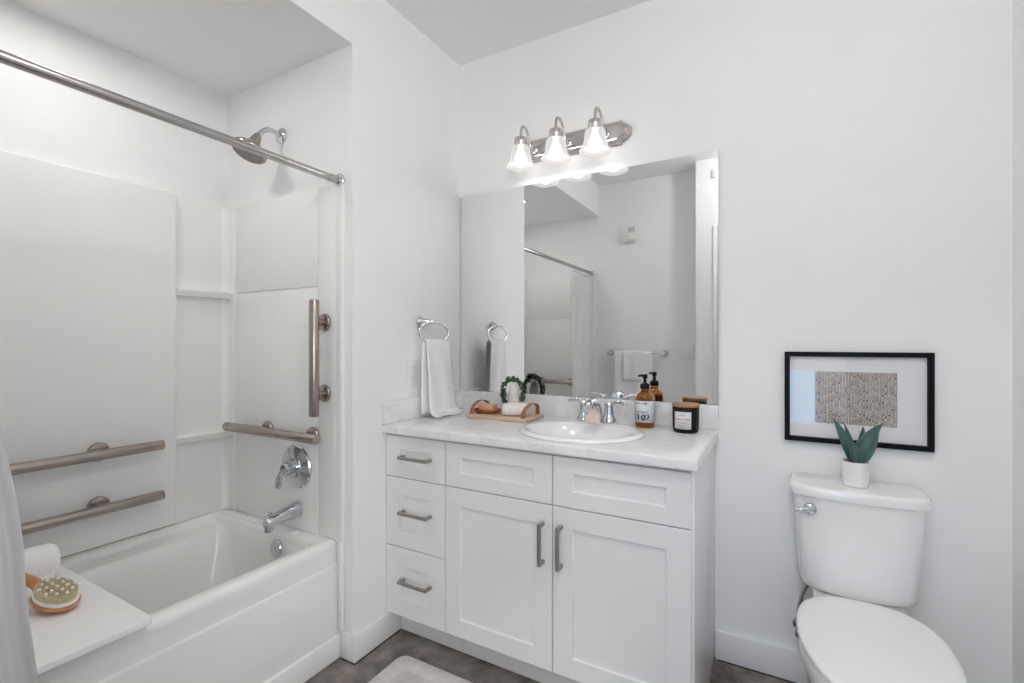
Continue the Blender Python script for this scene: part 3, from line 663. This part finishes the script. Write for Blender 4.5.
b = B(); lathe(b, [(0.0175,0.149),(0.0185,0.151),(0.0185,0.163),(0.016,0.168),(0.010,0.171),(0.0065,0.172),(0.006,0.188),(0.0095,0.190),(0.0100,0.193),(0.0100,0.203),(0.009,0.205)], PB, (0,0,1), 28, True, True)
q = Vector((-0.87,-0.49,0)); tube(b, [PB+Vector((0,0,0.199)), PB+q*0.014+Vector((0,0,0.200)), PB+q*0.023+Vector((0,0,0.199)), PB+q*0.027+Vector((0,0,0.196))], [0.0055,0.0045,0.0038,0.0035], 10)
obj('pump', b, 'black', so, smooth=45)

# candle
PC = Vector((1.090,-0.113,ZC)); ca = thing('candle_jar', 'black candle jar with wooden lid near the end of the countertop', 'candle', PC)
b = B(); lathe(b, [(0.038,0.0006),(0.042,0.003),(0.0455,0.010),(0.0468,0.091),(0.045,0.093)], PC, (0,0,1), 44, True, True); obj('jar', b, 'jar', ca, smooth=60)
b = B(); lathe(b, [(0.044,0.0932),(0.0475,0.0945),(0.0487,0.097),(0.0487,0.102),(0.047,0.105)], PC, (0,0,1), 44, True, True); ld = obj('lid', b, 'lidwood', ca); ld['label'] = 'round brown wooden lid'
cdir = math.atan2(-1.9546-PC.y, 1.3906-PC.x) - 0.25
def on_jar(u, v, r=0.0474):
    a = cdir + u/0.0468; return (PC.x+r*math.cos(a), PC.y+r*math.sin(a), PC.z+v)
b = B(); sheet(b, lambda u, v: on_jar(-0.031+0.062*u, 0.016+0.062*v, 0.0472), 16, 2); obj('label', b, 'candlelabel', ca, solid=0.0003)
for txt, sz, v in (('urban',0.008,0.066),('INDIAN PEAR',0.0085,0.051),('soy wax candle',0.006,0.040),('200 g',0.005,0.024)):
    b = B(); put_text(b, txt, sz, lambda x, y: on_jar(x, v+y, 0.0476), 0.0001); obj('lettering', b, 'greyink', ca)

# wooden tray with leather straps
tr = thing('wooden_tray', 'pale wooden tray with leather strap handles beside the sink', 'tray', (0.33,-0.15,ZC))
TX0, TX1_, TY0, TY1 = 0.198, 0.496, -0.242, -0.072; TZ = ZC+0.0165
b = B(); box(b, TX0, TX1_, TY0, TY1, ZC+0.0005, TZ, 0.003, 3); obj('board', b, 'board', tr)
def strap(x, lean):
    b = B(); pts = smooth_path([(x,TY0+0.018,TZ-0.010),(x+lean*0.2,TY0+0.016,TZ+0.012),(x+lean*0.7,TY0+0.030,TZ+0.038),(x+lean,(TY0+TY1)/2-0.02,TZ+0.052),(x+lean,(TY0+TY1)/2+0.02,TZ+0.052),(x+lean*0.7,TY1-0.030,TZ+0.038),(x+lean*0.2,TY1-0.016,TZ+0.012),(x,TY1-0.018,TZ-0.010)], 5)
    n3 = len(pts); rings = []
    for i, p in enumerate(pts):
        t = (pts[min(i+1,n3-1)]-pts[max(i-1,0)]).normalized(); nn = Vector((1,0,0)).cross(t).normalized()
        rings.append([p+Vector((0.009,0,0))+nn*0.0012, p+Vector((-0.009,0,0))+nn*0.0012, p+Vector((-0.009,0,0))-nn*0.0012, p+Vector((0.009,0,0))-nn*0.0012])
    loft(b, rings); o = obj('strap_handle', b, 'leather', tr, smooth=60); o['label'] = 'arched brown leather strap'
strap(0.220, 0.004); strap(0.470, 0.010)
# soap dish and soap
b = B(); cxs, cys = 0.262, -0.168
rr = []
def dish(s, z): return rrect(cxs-0.060*s, cxs+0.060*s, cys-0.040*s, cys+0.040*s, 0.020*s, z, 5)
loft(b, [dish(0.62,TZ+0.0005), dish(0.80,TZ+0.004), dish(0.95,TZ+0.011), dish(1.0,TZ+0.018), dish(0.96,TZ+0.0185), dish(0.88,TZ+0.012), dish(0.70,TZ+0.007)])
tag(obj('soap_dish', b, 'dishwood', smooth=60), 'small reddish wooden soap dish on the pale tray', 'soap dish')
b = B(); box(b, cxs-0.034, cxs+0.040, cys-0.022, cys+0.026, TZ+0.0078, TZ+0.040, 0.007, 4)
tag(obj('soap_bar', b, 'soap', smooth=60), 'tan soap bar resting in the reddish wooden dish', 'soap')
# folded washcloth
wc = thing('rolled_washcloth', 'off-white rolled washcloth on the wooden tray in front of the ceramic vase', 'washcloth', (0.42,-0.17,TZ))
b = B(); wz = TZ+0.0275
p0, p1 = Vector((0.362,-0.200,wz)), Vector((0.466,-0.160,wz)); ax = (p1-p0).normalized(); L = (p1-p0).length; sd = ax.cross(Vector((0,0,1)))
def wsec(r, t): return [p0+ax*t+sd*(r*1.1*math.copysign(abs(math.cos(2*PI*k/32))**0.8, math.cos(2*PI*k/32)))+Vector((0,0,r*0.98*math.copysign(abs(math.sin(2*PI*k/32))**0.8, math.sin(2*PI*k/32)))) for k in range(32)]
loft(b, [wsec(0.008,0.004), wsec(0.020,0.0), wsec(0.0255,0.004), wsec(0.027,0.014), wsec(0.027,L-0.014), wsec(0.0255,L-0.004), wsec(0.020,L), wsec(0.008,L-0.004)])
obj('roll', b, 'cloth', wc, smooth=70)
b = B(); 
def flap(u, v):
    a = PI*1.02 - u*PI*0.62; r = 0.0292
    return tuple(p0+ax*(0.022+ (L-0.024)*v)+sd*(-r*1.1*math.cos(a))*-1+Vector((0,0,r*0.98*math.sin(a)+0.0005)))
sheet(b, flap, 14, 6); obj('loose_flap', b, 'cloth', wc, smooth=180, solid=0.003)
# vase in a leafy wreath
VX, VY = 0.366, -0.108
b = B(); lathe(b, [(0.030,TZ-ZC+0.0005),(0.034,0.022),(0.034,0.036),(0.0315,0.056),(0.0275,0.080),(0.024,0.102),(0.0215,0.120),(0.0175,0.133),(0.0095,0.142),(0.004,0.1445)], (VX,VY,ZC), (0,0,1), 32, True, True)
tag(obj('bud_vase', b, 'ceramic', smooth=60), 'small tapered greige ceramic vase standing inside a green wreath on the tray', 'vase')
wr = thing('leaf_wreath', 'small green boxwood wreath standing upright around the ceramic vase', 'wreath', (VX-0.012,VY,TZ))
WR = 0.053; wc0 = Vector((VX-0.008,VY+0.002,TZ+0.083)); rnd = random.Random(11)
wpt = lambda t: wc0 + Vector((0.050*math.cos(t), 0.006*math.sin(2*t), 0.068*math.sin(t)))
b = B(); tube(b, [wpt(2*PI*k/40) for k in range(40)], 0.0024, 8, True, up=(0,1,0)); obj('stem', b, 'stem', wr)
b = B()
for i in range(420):
    t = rnd.uniform(0, 2*PI); c0 = wpt(t)
    d = Vector((rnd.gauss(0,1), rnd.gauss(0,1), rnd.gauss(0,1))).normalized(); side = d.cross(Vector((rnd.random()-.5, rnd.random()-.5, rnd.random()-.5))).normalized(); up = side.cross(d)
    c0 = c0 + d*0.003; Lf = rnd.uniform(0.010,0.016); wd_ = Lf*0.38
    pts = [(0,0,0),(0.35,1,0.10),(0.7,0.85,0.12),(1,0,0),(0.7,-0.85,0.12),(0.35,-1,0.10),]
    P = [b.verts.new(c0+d*(a*Lf)+side*(s_*wd_)+up*(h_*Lf)) for a, s_, h_ in pts]; m1 = b.verts.new(c0+d*(0.5*Lf))
    for k in range(6): b.faces.new((P[k], P[(k+1)%6], m1))
lv = obj('leaves', b, 'leaf', wr, smooth=180); lv['kind'] = 'stuff'

# ------------------------------------------------------------------ mirror and vanity light
mi = thing('wall_mirror', 'large frameless mirror on the wall above the vanity', 'mirror', (0.6,-0.004,0.956))
b = B(); box(b, 0.004, 1.1905, -0.0065, -0.0008, 0.9565, 1.917, 0.0006, 1); obj('glass', b, 'mirror', mi)
vl = thing('vanity_light', 'brushed nickel three-shade vanity light above the mirror', 'light fixture', (0.577,-0.0,2.06))
b = B()
def plate(i, y):
    xl, xr, zc, hh = 0.300+i, 0.866-i, 2.063, 0.0505-i
    s = 0.045
    half = [(xr-s, hh), (xr-s+0.001, hh*0.80), (xr-s*0.80, hh*0.77), (xr-s*0.42, hh*0.58), (xr-s*0.12, hh*0.32)]
    pts = [(x, z) for x, z in half] + [(x, -z) for x, z in half[::-1]]
    cxp = (xl+xr)/2
    pts += [(2*cxp-x, -z) for x, z in half] + [(2*cxp-x, z) for x, z in half[::-1]]
    return [(x, y, zc+z) for x, z in pts]
loft(b, [plate(0,-0.0006), plate(0,-0.008), plate(0.004,-0.012), plate(0.010,-0.0125), plate(0.013,-0.017), plate(0.017,-0.0175), plate(0.020,-0.022), plate(0.024,-0.024)])
obj('backplate', b, 'lightnickel', vl, smooth=25)
for sx, sy in SHADES:
    b = B(); p = smooth_path([(sx+0.012,-0.022,2.060),(sx+0.012,-0.045,2.062),(sx+0.010,-0.062,2.080),(sx+0.007,-0.078,2.118),(sx+0.003,-0.103,2.138),(sx,-0.124,2.124),(sx,sy,2.080)], 6)
    tube(b, p, 0.0062, 12); lathe(b, [(0.020,0),(0.019,0.006),(0.010,0.010)], (sx+0.012,-0.022,2.060), (0,-1,0), 24, True, True); obj('arm', b, 'lightnickel', vl, smooth=60)
    b = B(); lathe(b, [(0.007,2.081),(0.026,2.079),(0.0285,2.074),(0.0285,2.044),(0.026,2.040)], (sx,sy,0), (0,0,1), 28, True, True)
    obj('socket_cup', b, 'lightnickel', vl)
    b = B(); lathe(b, [(0.026,2.0435),(0.034,2.042),(0.039,2.037),(0.0415,2.028),(0.0435,2.010),(0.0465,1.990),(0.0515,1.974),(0.0585,1.963),(0.0640,1.9575),(0.0630,1.9555),(0.0570,1.960),(0.0495,1.971),(0.0440,1.988),(0.041,2.010),(0.039,2.026),(0.036,2.034),(0.026,2.0385)], (sx,sy,0), (0,0,1), 40)
    o = obj('glass_shade', b, 'frosted', vl, smooth=80); o['label'] = 'frosted white bell shade, lit'
    b = B(); lathe(b, [(0.012,2.036),(0.013,2.024),(0.020,2.010),(0.027,1.994),(0.029,1.982),(0.025,1.966),(0.014,1.957),(0.001,1.955)], (sx,sy,0), (0,0,1), 24, True, True)
    # a lit bulb: the point lamp sits at its centre, so the glass lets it out
    obj('bulb', b, 'bulb', vl, smooth=80)

# ------------------------------------------------------------------ towel ring + hand towel, outlet
rg = thing('towel_ring', 'chrome towel ring on the side wall holding a white hand towel', 'towel ring', (0,-0.285,1.275))
b = B(); lathe(b, [(0.024,0.0005),(0.023,0.006),(0.016,0.020),(0.011,0.040),(0.010,0.056),(0.007,0.060)], (0,-0.318,1.284), (1,0.62,-0.02), 24, True, True, sy=1); obj('mount', b, 'chrome', rg)
b = B(); n2 = 40
tube(b, [(0.056, -0.280+0.102*math.cos(2*PI*k/n2), 1.238+0.045*math.sin(2*PI*k/n2)) for k in range(n2)], 0.0043, 10, True, up=(1,0,0)); obj('ring', b, 'chrome', rg, smooth=60)
ht = thing('hand_towel', 'white hand towel hanging from the chrome towel ring onto the countertop', 'towel', (0.06,-0.22,0.88))
prof = [(0.052,0.884),(0.046,0.96),(0.043,1.04),(0.042,1.12),(0.044,1.170),(0.047,1.192),(0.054,1.203),(0.062,1.199),(0.067,1.180),(0.071,1.12),(0.075,1.04),(0.079,0.96),(0.083,0.915),(0.090,0.886),(0.104,0.8755),(0.118,0.8735)]
pp = smooth_path([(x,0,z) for x, z in prof], 4)
def ht_fn(u, v):
    k = min(int(u*(len(pp)-1)), len(pp)-1); p = pp[k]
    # width grows downwards on the front layer
    f = k/(len(pp)-1); topk = 0.42; dn = max(0, min(1, (1.2-p.z)/0.33))
    w_ = 0.077 + 0.012*dn + (0.008 if f > topk else 0.002)*dn; yc = -0.264 + (0.016*dn if f > topk else -0.004*dn)
    if f > 0.82: yc += 0.014*(f-0.82)/0.18
    y = yc + (v-0.5)*2*w_
    wave = 0.0032*math.sin(v*2*PI*1.6+1.0)*dn + 0.0015*math.sin(v*9+p.z*20)
    x = p.x + (wave if f > topk else wave*0.3)
    edge = abs(v-0.5)*2
    z = p.z - (0.004*edge**4 if 0.38 < f < 0.5 else 0) + (0.003*math.sin(v*7) if f > 0.9 else 0)
    return (max(x,0.0255) if z < 0.962 else x, y, z)
b = B(); sheet(b, ht_fn, len(pp)-1, 24); obj('cloth', b, 'towel', ht, smooth=180, solid=0.008)
ol = thing('wall_outlet', 'white duplex electrical outlet on the wall under the towel ring', 'outlet', (0,-0.366,1.0))
b = B(); box(b, 0.0005, 0.006, -0.402, -0.331, 1.003, 1.117, 0.002); obj('cover_plate', b, 'plastic', ol)
for z in (1.080, 1.040):
    b = B(); lathe(b, [(0.0165,0),(0.0165,0.002),(0.015,0.003)], (0.006,-0.3665,z), (1,0,0), 20, True, True); r_ = obj('receptacle', b, 'plastic', ol)
    b = B(); box(b, 0.0088, 0.0096, -0.3735,-0.3710, z-0.002, z+0.007); box(b, 0.0088, 0.0096, -0.3620,-0.3600, z-0.002, z+0.006); cyl(b, (0.0088,-0.3665,z-0.008), (0.0096,-0.3665,z-0.008), 0.0022, 10); obj('slots', b, 'plasticgrey', r_)

# ------------------------------------------------------------------ framed print
pf = thing('picture_frame', 'black framed patterned print hanging on the wall above the toilet', 'picture', (1.61,-0.01,0.85))
fx0, fx1, fz0, fz1 = 1.4065, 1.8115, 0.850, 1.160
b = B()
def fr_q(i, y): return [(fx0+i,y,fz0+i),(fx1-i,y,fz0+i),(fx1-i,y,fz1-i),(fx0+i,y,fz1-i)]
vr = [[b.verts.new(p) for p in q] for q in (fr_q(0,-0.0008), fr_q(0,-0.022), fr_q(0.0015,-0.0235), fr_q(0.0145,-0.0235), fr_q(0.016,-0.022), fr_q(0.016,-0.0008))]
for i in range(len(vr)): ring_faces(b, vr[i], vr[(i+1)%len(vr)])
obj('frame', b, 'frame', pf, smooth=30)
b = B(); box(b, fx0+0.0165, fx1-0.0165, -0.009, -0.0015, fz0+0.0165, fz1-0.0165); obj('mat_board', b, 'matboard', pf)
b = B(); px0, px1, pz0, pz1 = 1.497, 1.7215, 0.917, 1.093; py = -0.0095
box(b, px0, px1, py-0.0004, py, pz0, pz1)
rnd = random.Random(5)
def stroke(pts, w_):
    for (x0_,z0_),(x1_,z1_) in zip(pts, pts[1:]):
        d = Vector((x1_-x0_, z1_-z0_)); 
        if d.length < 1e-6 or min(z0_,z1_) > pz1 or max(z0_,z1_) < pz0: continue
        nn = Vector((-d.y, d.x)).normalized()*w_/2
        q = [(x0_-nn.x,z0_-nn.y),(x1_-nn.x,z1_-nn.y),(x1_+nn.x,z1_+nn.y),(x0_+nn.x,z0_+nn.y)]
        q = [(min(max(x,px0),px1), min(max(z,pz0),pz1)) for x, z in q]
        try: b.faces.new([b.verts.new((x, py-0.0007, z)) for x, z in q]).material_index = 1
        except ValueError: pass
ncol = 27; cwid = (px1-px0)/ncol
for i in range(ncol):
    xc = px0 + (i+0.5)*cwid; z = pz1 - rnd.uniform(0,0.03)
    z = pz1 + 0.034 - (i%4)*0.009 - rnd.uniform(0,0.006)
    while z > pz0:
        h = rnd.choice((0.022,0.028,0.034)); wv = cwid*rnd.uniform(0.28,0.42)
        lp = []
        for k in range(15):
            t = PI*k/14; lp.append((xc+wv*math.cos(t), z-0.006+0.005*math.sin(t)))
        stroke(lp, 0.0010); stroke([(xc+wv, z-0.006),(xc+wv*0.8, z-h)], 0.0010); stroke([(xc-wv, z-0.006),(xc-wv*1.1, z-h*0.95)], 0.0010)
        if rnd.random() < 0.8: stroke([(xc+0.0004, z-0.010),(xc, z-h*0.8)], 0.0009)
        if rnd.random() < 0.40:
            zz = z-h-0.001; stroke([(xc-0.0023,zz),(xc+0.0023,zz)], 0.0048)
        z -= h + 0.002
obj('art_print', b, ['paper','ink'], pf, smooth=30)
b = B(); box(b, fx0+0.0165, fx1-0.0165, -0.0175, -0.0160, fz0+0.0165, fz1-0.0165); obj('glass_pane', b, 'pane', pf)

# ------------------------------------------------------------------ toilet
TXC = 1.598
to = thing('toilet', 'white two-piece toilet with closed lid below the framed print', 'toilet', (TXC,-0.35,0))
def dsec(w_, yb, yf, ye, z, r=0.02, n=9):
    # D-shaped tank outline: straight back at yb, side ends at ye, softly bowed front at yf
    pts = [(TXC+w_-r, yb), (TXC+w_, yb-r)]
    for k in range(n+1):
        t = k/n; a = t*PI; x = TXC + w_*math.cos(a)
        s = math.sin(a)**0.45 if 0 < a < PI else 0
        pts.append((x, ye+(yf-ye)*s))
    pts += [(TXC-w_, yb-r), (TXC-w_+r, yb)]
    return [(x, y, z) for x, y in pts]
b = B(); loft(b, [dsec(0.122,-0.040,-0.188,-0.115,0.412), dsec(0.144,-0.034,-0.199,-0.125,0.422), dsec(0.153,-0.032,-0.203,-0.130,0.442), dsec(0.159,-0.030,-0.208,-0.135,0.560), dsec(0.166,-0.030,-0.212,-0.140,0.700), dsec(0.166,-0.030,-0.212,-0.140,0.709)]); obj('tank', b, 'porcelain', to, smooth=50)
b = B(); loft(b, [dsec(0.168,-0.030,-0.214,-0.142,0.7095), dsec(0.177,-0.026,-0.220,-0.148,0.713), dsec(0.178,-0.026,-0.222,-0.149,0.733), dsec(0.174,-0.028,-0.219,-0.147,0.741), dsec(0.165,-0.034,-0.208,-0.140,0.745)]); obj('tank_lid', b, 'porcelain', to, smooth=50)
b = B(); lathe(b, [(0.018,0.0),(0.018,0.004),(0.013,0.010)], (1.474,-0.2015,0.675), (0,-1,0), 20, True, True)
tube(b, smooth_path([(1.480,-0.213,0.675),(1.463,-0.219,0.674),(1.447,-0.224,0.672),(1.433,-0.228,0.671)]), [0.0095]*6+[0.0085]*6+[0.007]*6+[0.005], 12, flat=0.7); obj('flush_lever', b, 'chrome', to, smooth=60)
def egg(z, w_, yb, yf, ins=0, n=48):
    pts = []; cy_ = yb - (yb-yf)*0.42; 
    for k in range(n):
        t = 2*PI*k/n; c_, s_ = math.cos(t), math.sin(t)
        if s_ > 0: y = cy_ + (yb-cy_-ins)*s_**0.80; x = (w_-ins)*math.copysign(abs(c_)**0.72, c_)
        else: y = cy_ + (cy_-yf-ins)*s_; x = (w_-ins)*math.copysign(abs(c_)**0.95, c_)
        pts.append((TXC+x, y, z))
    return pts
SB_, SF, SW = -0.238, -0.735, 0.166
b = B(); loft(b, [egg(0.4115,SW-0.003,SB_,SF,0.008), egg(0.4135,SW-0.003,SB_,SF,0.001), egg(0.4215,SW-0.003,SB_,SF,0.001), egg(0.4235,SW-0.003,SB_,SF,0.006)]); obj('seat', b, 'seatplastic', to, smooth=50)
b = B(); loft(b, [egg(0.4245,SW,SB_,SF,0.008), egg(0.4265,SW,SB_,SF,0.001), egg(0.433,SW,SB_,SF,0.0), egg(0.4375,SW,SB_,SF,0.004), egg(0.4395,SW,SB_,SF,0.014), egg(0.4405,SW,SB_,SF,0.05)]); obj('seat_lid', b, 'seatplastic', to, smooth=50)
for s in (-1, 1):
    b = B(); box(b, TXC+s*0.07-0.016, TXC+s*0.07+0.016, -0.250, -0.2300, 0.4125, 0.4235, 0.005, 3); obj('hinge', b, 'seatplastic', to, smooth=60)
b = B()
loft(b, [egg(0.001,0.108,-0.13,-0.60), egg(0.05,0.104,-0.13,-0.59), egg(0.13,0.100,-0.14,-0.585), egg(0.21,0.116,-0.17,-0.62), egg(0.29,0.144,-0.20,-0.68), egg(0.36,0.159,-0.22,-0.722), egg(0.398,0.163,-0.235,-0.732), egg(0.410,0.160,-0.237,-0.730)])
loft(b, [rrect(TXC-0.085,TXC+0.085,-0.30,-0.10,0.05,0.06), rrect(TXC-0.09,TXC+0.09,-0.31,-0.075,0.05,0.25), rrect(TXC-0.112,TXC+0.112,-0.32,-0.045,0.05,0.37), rrect(TXC-0.115,TXC+0.115,-0.32,-0.042,0.05,0.404), rrect(TXC-0.111,TXC+0.111,-0.316,-0.046,0.05,0.4115)])
obj('bowl', b, 'porcelain', to, smooth=60)
# supply line and valve
sv = thing('supply_valve', 'small chrome water supply valve and hose behind the toilet bowl', 'valve', (1.455,-0.04,0.20))
b = B(); lathe(b, [(0.020,0.0005),(0.019,0.004),(0.008,0.008),(0.008,0.045)], (1.450,0,0.205), (0,-1,0), 20, True, True); cyl(b, (1.450,-0.042,0.195), (1.450,-0.042,0.232), 0.010, 16)
lathe(b, [(0.006,0),(0.006,0.012),(0.014,0.013),(0.014,0.022),(0.010,0.024)], (1.450,-0.052,0.205), (0,-1,0), 16, True, True); obj('stop_valve', b, 'chrome', sv)
b = B(); tube(b, smooth_path([(1.450,-0.042,0.230),(1.449,-0.044,0.28),(1.462,-0.050,0.34),(1.478,-0.060,0.38),(1.490,-0.064,0.4085)]), 0.0055, 10); obj('hose', b, 'rodsteel', sv, smooth=60)

# plant on the tank
PP = Vector((1.597,-0.135,0.7455)); pl_ = thing('potted_plant', 'small blue-green leafy plant in a ribbed white pot on the toilet tank', 'plant', PP)
b = B(); prof = [(0.029,0.0004),(0.0325,0.003)]
for k in range(13): prof += [(0.0335+0.001*(k/12)+ (0.0007 if k%2 else 0), 0.006+0.0053*k)]
prof += [(0.0345,0.0755),(0.0335,0.078),(0.0315,0.077),(0.0310,0.066)]
lathe(b, prof, PP, (0,0,1), 36, True, True); obj('pot', b, 'pot', pl_, smooth=40)
b = B(); lathe(b, [(0.0308,0.0665),(0.02,0.0695),(0.001,0.071)], PP, (0,0,1), 24, True, True); obj('soil', b, 'soil', pl_)
def leaf(base, dirv, L, wmax, bend, facing):
    b = B(); base = Vector(base); d = Vector(dirv).normalized(); f = Vector(facing); f = (f-d*f.dot(d)).normalized(); side = d.cross(f)
    def fn(u, v):
        w_ = wmax*(math.sin(PI*min(0.999,(0.16+0.84*u)))**0.9)*(1 if u < 0.97 else (1-u)/0.03+0.02)
        c0 = base + d*(L*u) + f*(-bend*u*u)
        s_ = (v-0.5)*2
        return tuple(c0 + side*(s_*w_) + f*(0.55*w_*s_*s_))
    sheet(b, fn, 16, 6); return obj('leaf', b, 'agave', pl_, smooth=180, solid=0.0016)
zb = PP.z+0.066
cmv = Vector((-0.10,-1,0.1))
leaf((PP.x-0.006,PP.y-0.008,zb), (-0.32,-0.10,1), 0.150, 0.0175, 0.012, cmv+Vector((0.7,0,0)))
leaf((PP.x-0.004,PP.y+0.006,zb), (-0.16,0.10,1), 0.128, 0.0130, 0.004, cmv+Vector((1.6,0,0)))
leaf((PP.x+0.004,PP.y-0.006,zb), (0.38,-0.05,1), 0.140, 0.0260, 0.012, cmv+Vector((-0.3,0,0)))
leaf((PP.x+0.010,PP.y+0.010,zb), (0.46,0.16,1), 0.150, 0.0150, 0.004, cmv+Vector((-1.2,0,0)))
leaf((PP.x+0.000,PP.y-0.014,zb), (-0.16,-0.20,1), 0.085, 0.0170, 0.006, cmv+Vector((0.5,0,0)))
leaf((PP.x+0.006,PP.y+0.004,zb), (0.16,0.12,1), 0.120, 0.0150, 0.006, cmv+Vector((0.4,0,0)))

# ------------------------------------------------------------------ bath mat
b = B(); rr = []
mx0, mx1, my0, my1 = 0.144, 0.94, -1.10, -0.578
for z, i in ((0.0015,0.004),(0.004,0.0),(0.011,0.0),(0.015,0.004)): rr.append(rrect(mx0+i,mx1-i,my0+i,my1-i,0.035,z))
vr = loft(b, rr, True, False)
q = [[b.verts.new(p) for p in rrect(mx0+e,mx1-e,my0+e,my1-e,0.030,z)] for e, z in ((0.055,0.0155),(0.060,0.0125),(0.068,0.0125),(0.073,0.0155))]
ring_faces(b, vr[-1], q[0])
for a_, c_ in zip(q, q[1:]): ring_faces(b, a_, c_)
b.faces.new(q[-1])
tag(obj('bath_mat', b, 'rug', smooth=60), 'cream bath mat with rounded corners on the floor before the vanity', 'bath mat')

# ------------------------------------------------------------------ things on the wall opposite the mirror
tbr = thing('towel_bar', 'chrome towel bar with two white towels, reflected in the mirror', 'towel bar', (0.336,YF,1.103))
b = B(); cyl(b, (0.100,YF+0.06,1.103), (0.572,YF+0.06,1.103), 0.0075, 16); obj('rail', b, 'chrome', tbr)
for x in (0.106, 0.566):
    b = B(); lathe(b, [(0.026,0.0005),(0.025,0.008),(0.017,0.030),(0.013,0.060),(0.011,0.072),(0.006,0.074)], (x,YF,1.103), (0,1,0), 24, True, True); obj('post', b, 'chrome', tbr)
def hung(name, label, x0, x1, zf, zb_, r, th, m='towel'):
    pts = [(-r-0.002, zb_)] + [(-r-0.001, zb_+(1.10-zb_)*k/8) for k in range(1,9)] + [(r*math.cos(a), 1.103+r*math.sin(a)) for a in [PI-PI*k/8 for k in range(1,8)]] + [(r+0.001, 1.10-(1.10-zf)*k/10) for k in range(0,11)]
    b = B()
    def fn(u, v):
        k = round(u*(len(pts)-1)); yy, z = pts[k]; dn = max(0,(1.1-z))
        return (x0+(x1-x0)*v + 0.012*dn*(v-0.5), YF+0.06+yy+0.003*math.sin(v*11+1)*min(1,dn*6)*(1 if yy > 0 else 0.3), z)
    sheet(b, fn, len(pts)-1, 20); o = obj(name, b, m, smooth=180, solid=th)
    return tag(o, label, 'towel')
hung('bath_towel', 'wide white bath towel on the towel bar seen in the mirror', 0.160, 0.476, 0.50, 0.56, 0.0135, 0.006)
hung('hand_towel', 'small white towel layered over the bath towel seen in the mirror', 0.236, 0.396, 0.872, 0.93, 0.0225, 0.006)
st = thing('fire_alarm_strobe', 'white wall fire alarm strobe seen in the mirror near the ceiling', 'fire alarm', (0.275,YF,2.05))
b = B(); box(b, 0.219, 0.331, YF+0.0005, YF+0.040, 2.050, 2.178, 0.006, 3); obj('housing', b, 'plastic', st)
b = B(); box(b, 0.262, 0.322, YF+0.0402, YF+0.058, 2.060, 2.118, 0.006, 3); obj('strobe_lens', b, 'plastic', st)
b = B(); put_text(b, 'FIRE', 0.024, lambda x, y: (0.293-x, YF+0.0404, 2.148+y), 0.0006)
for x0, x1, z0, z1 in ((0.262,0.324,2.166,2.169),(0.262,0.324,2.129,2.132),(0.321,0.324,2.129,2.169)): box(b, x0, x1, YF+0.0402, YF+0.0406, z0, z1)
obj('lettering', b, 'red', st)
sw = thing('light_switch', 'white double light switch plate on the wall, reflected in the mirror', 'light switch', (0.74,YF,1.05))
b = B(); box(b, 0.682, 0.798, YF+0.0005, YF+0.006, 1.050, 1.164, 0.002); obj('cover_plate', b, 'plastic', sw)
for x in (0.717, 0.763):
    b = B(); box(b, x-0.005, x+0.005, YF+0.0058, YF+0.016, 1.097, 1.117, 0.0015); obj('toggle', b, 'plastic', sw)
ws = thing('wall_sensor', 'small white sensor high above the door casing, reflected in the mirror', 'sensor', (0.968,YS,2.45))
b = B(); box(b, 0.950, 0.984, YS+0.0005, YS+0.014, 2.425, 2.490, 0.003, 3); obj('housing', b, 'plastic', ws)
b = B(); cyl(b, (0.967,YS+0.0142,2.462), (0.967,YS+0.017,2.462), 0.004, 14); obj('sensor_eye', b, 'plasticgrey', ws)

# ------------------------------------------------------------------ ceiling fixtures
rl = thing('recessed_light', 'round recessed light in the lowered ceiling above the bathtub', 'ceiling light', (ALC_LIGHT[0],ALC_LIGHT[1],HA-0.01))
b = B(); lathe(b, [(0.058,HA-0.002),(0.060,HA-0.008),(0.078,HA-0.008),(0.084,HA-0.0005)], (ALC_LIGHT[0],ALC_LIGHT[1],0), (0,0,1), 40); obj('trim_ring', b, 'plastic', rl)
b = B(); lathe(b, [(0.0575,HA-0.0015),(0.0575,HA-0.0008)], (ALC_LIGHT[0],ALC_LIGHT[1],0), (0,0,1), 40, True, True); obj('lens', b, 'lens', rl)
cl = thing('added_globe_light', 'added round glass globe light brightening the bathroom from out of view', 'ceiling light', (ROOM_FILL[0],ROOM_FILL[1],H-0.25))  # unseen fixture added to hold the room's fill lamp
b = B(); lathe(b, [(0.080,H-0.0005),(0.080,H-0.030),(0.074,H-0.036)], (ROOM_FILL[0],ROOM_FILL[1],0), (0,0,1), 44, True, True); obj('base_ring', b, 'lightnickel', cl)
b = B(); lathe(b, [(0.070,H-0.0365),(0.072,H-0.060),(0.092,H-0.090),(0.105,H-0.130),(0.108,H-0.160),(0.100,H-0.195),(0.072,H-0.228),(0.035,H-0.243),(0.001,H-0.246)], (ROOM_FILL[0],ROOM_FILL[1],0), (0,0,1), 44, True, True); obj('diffuser', b, 'globe', cl, smooth=60)
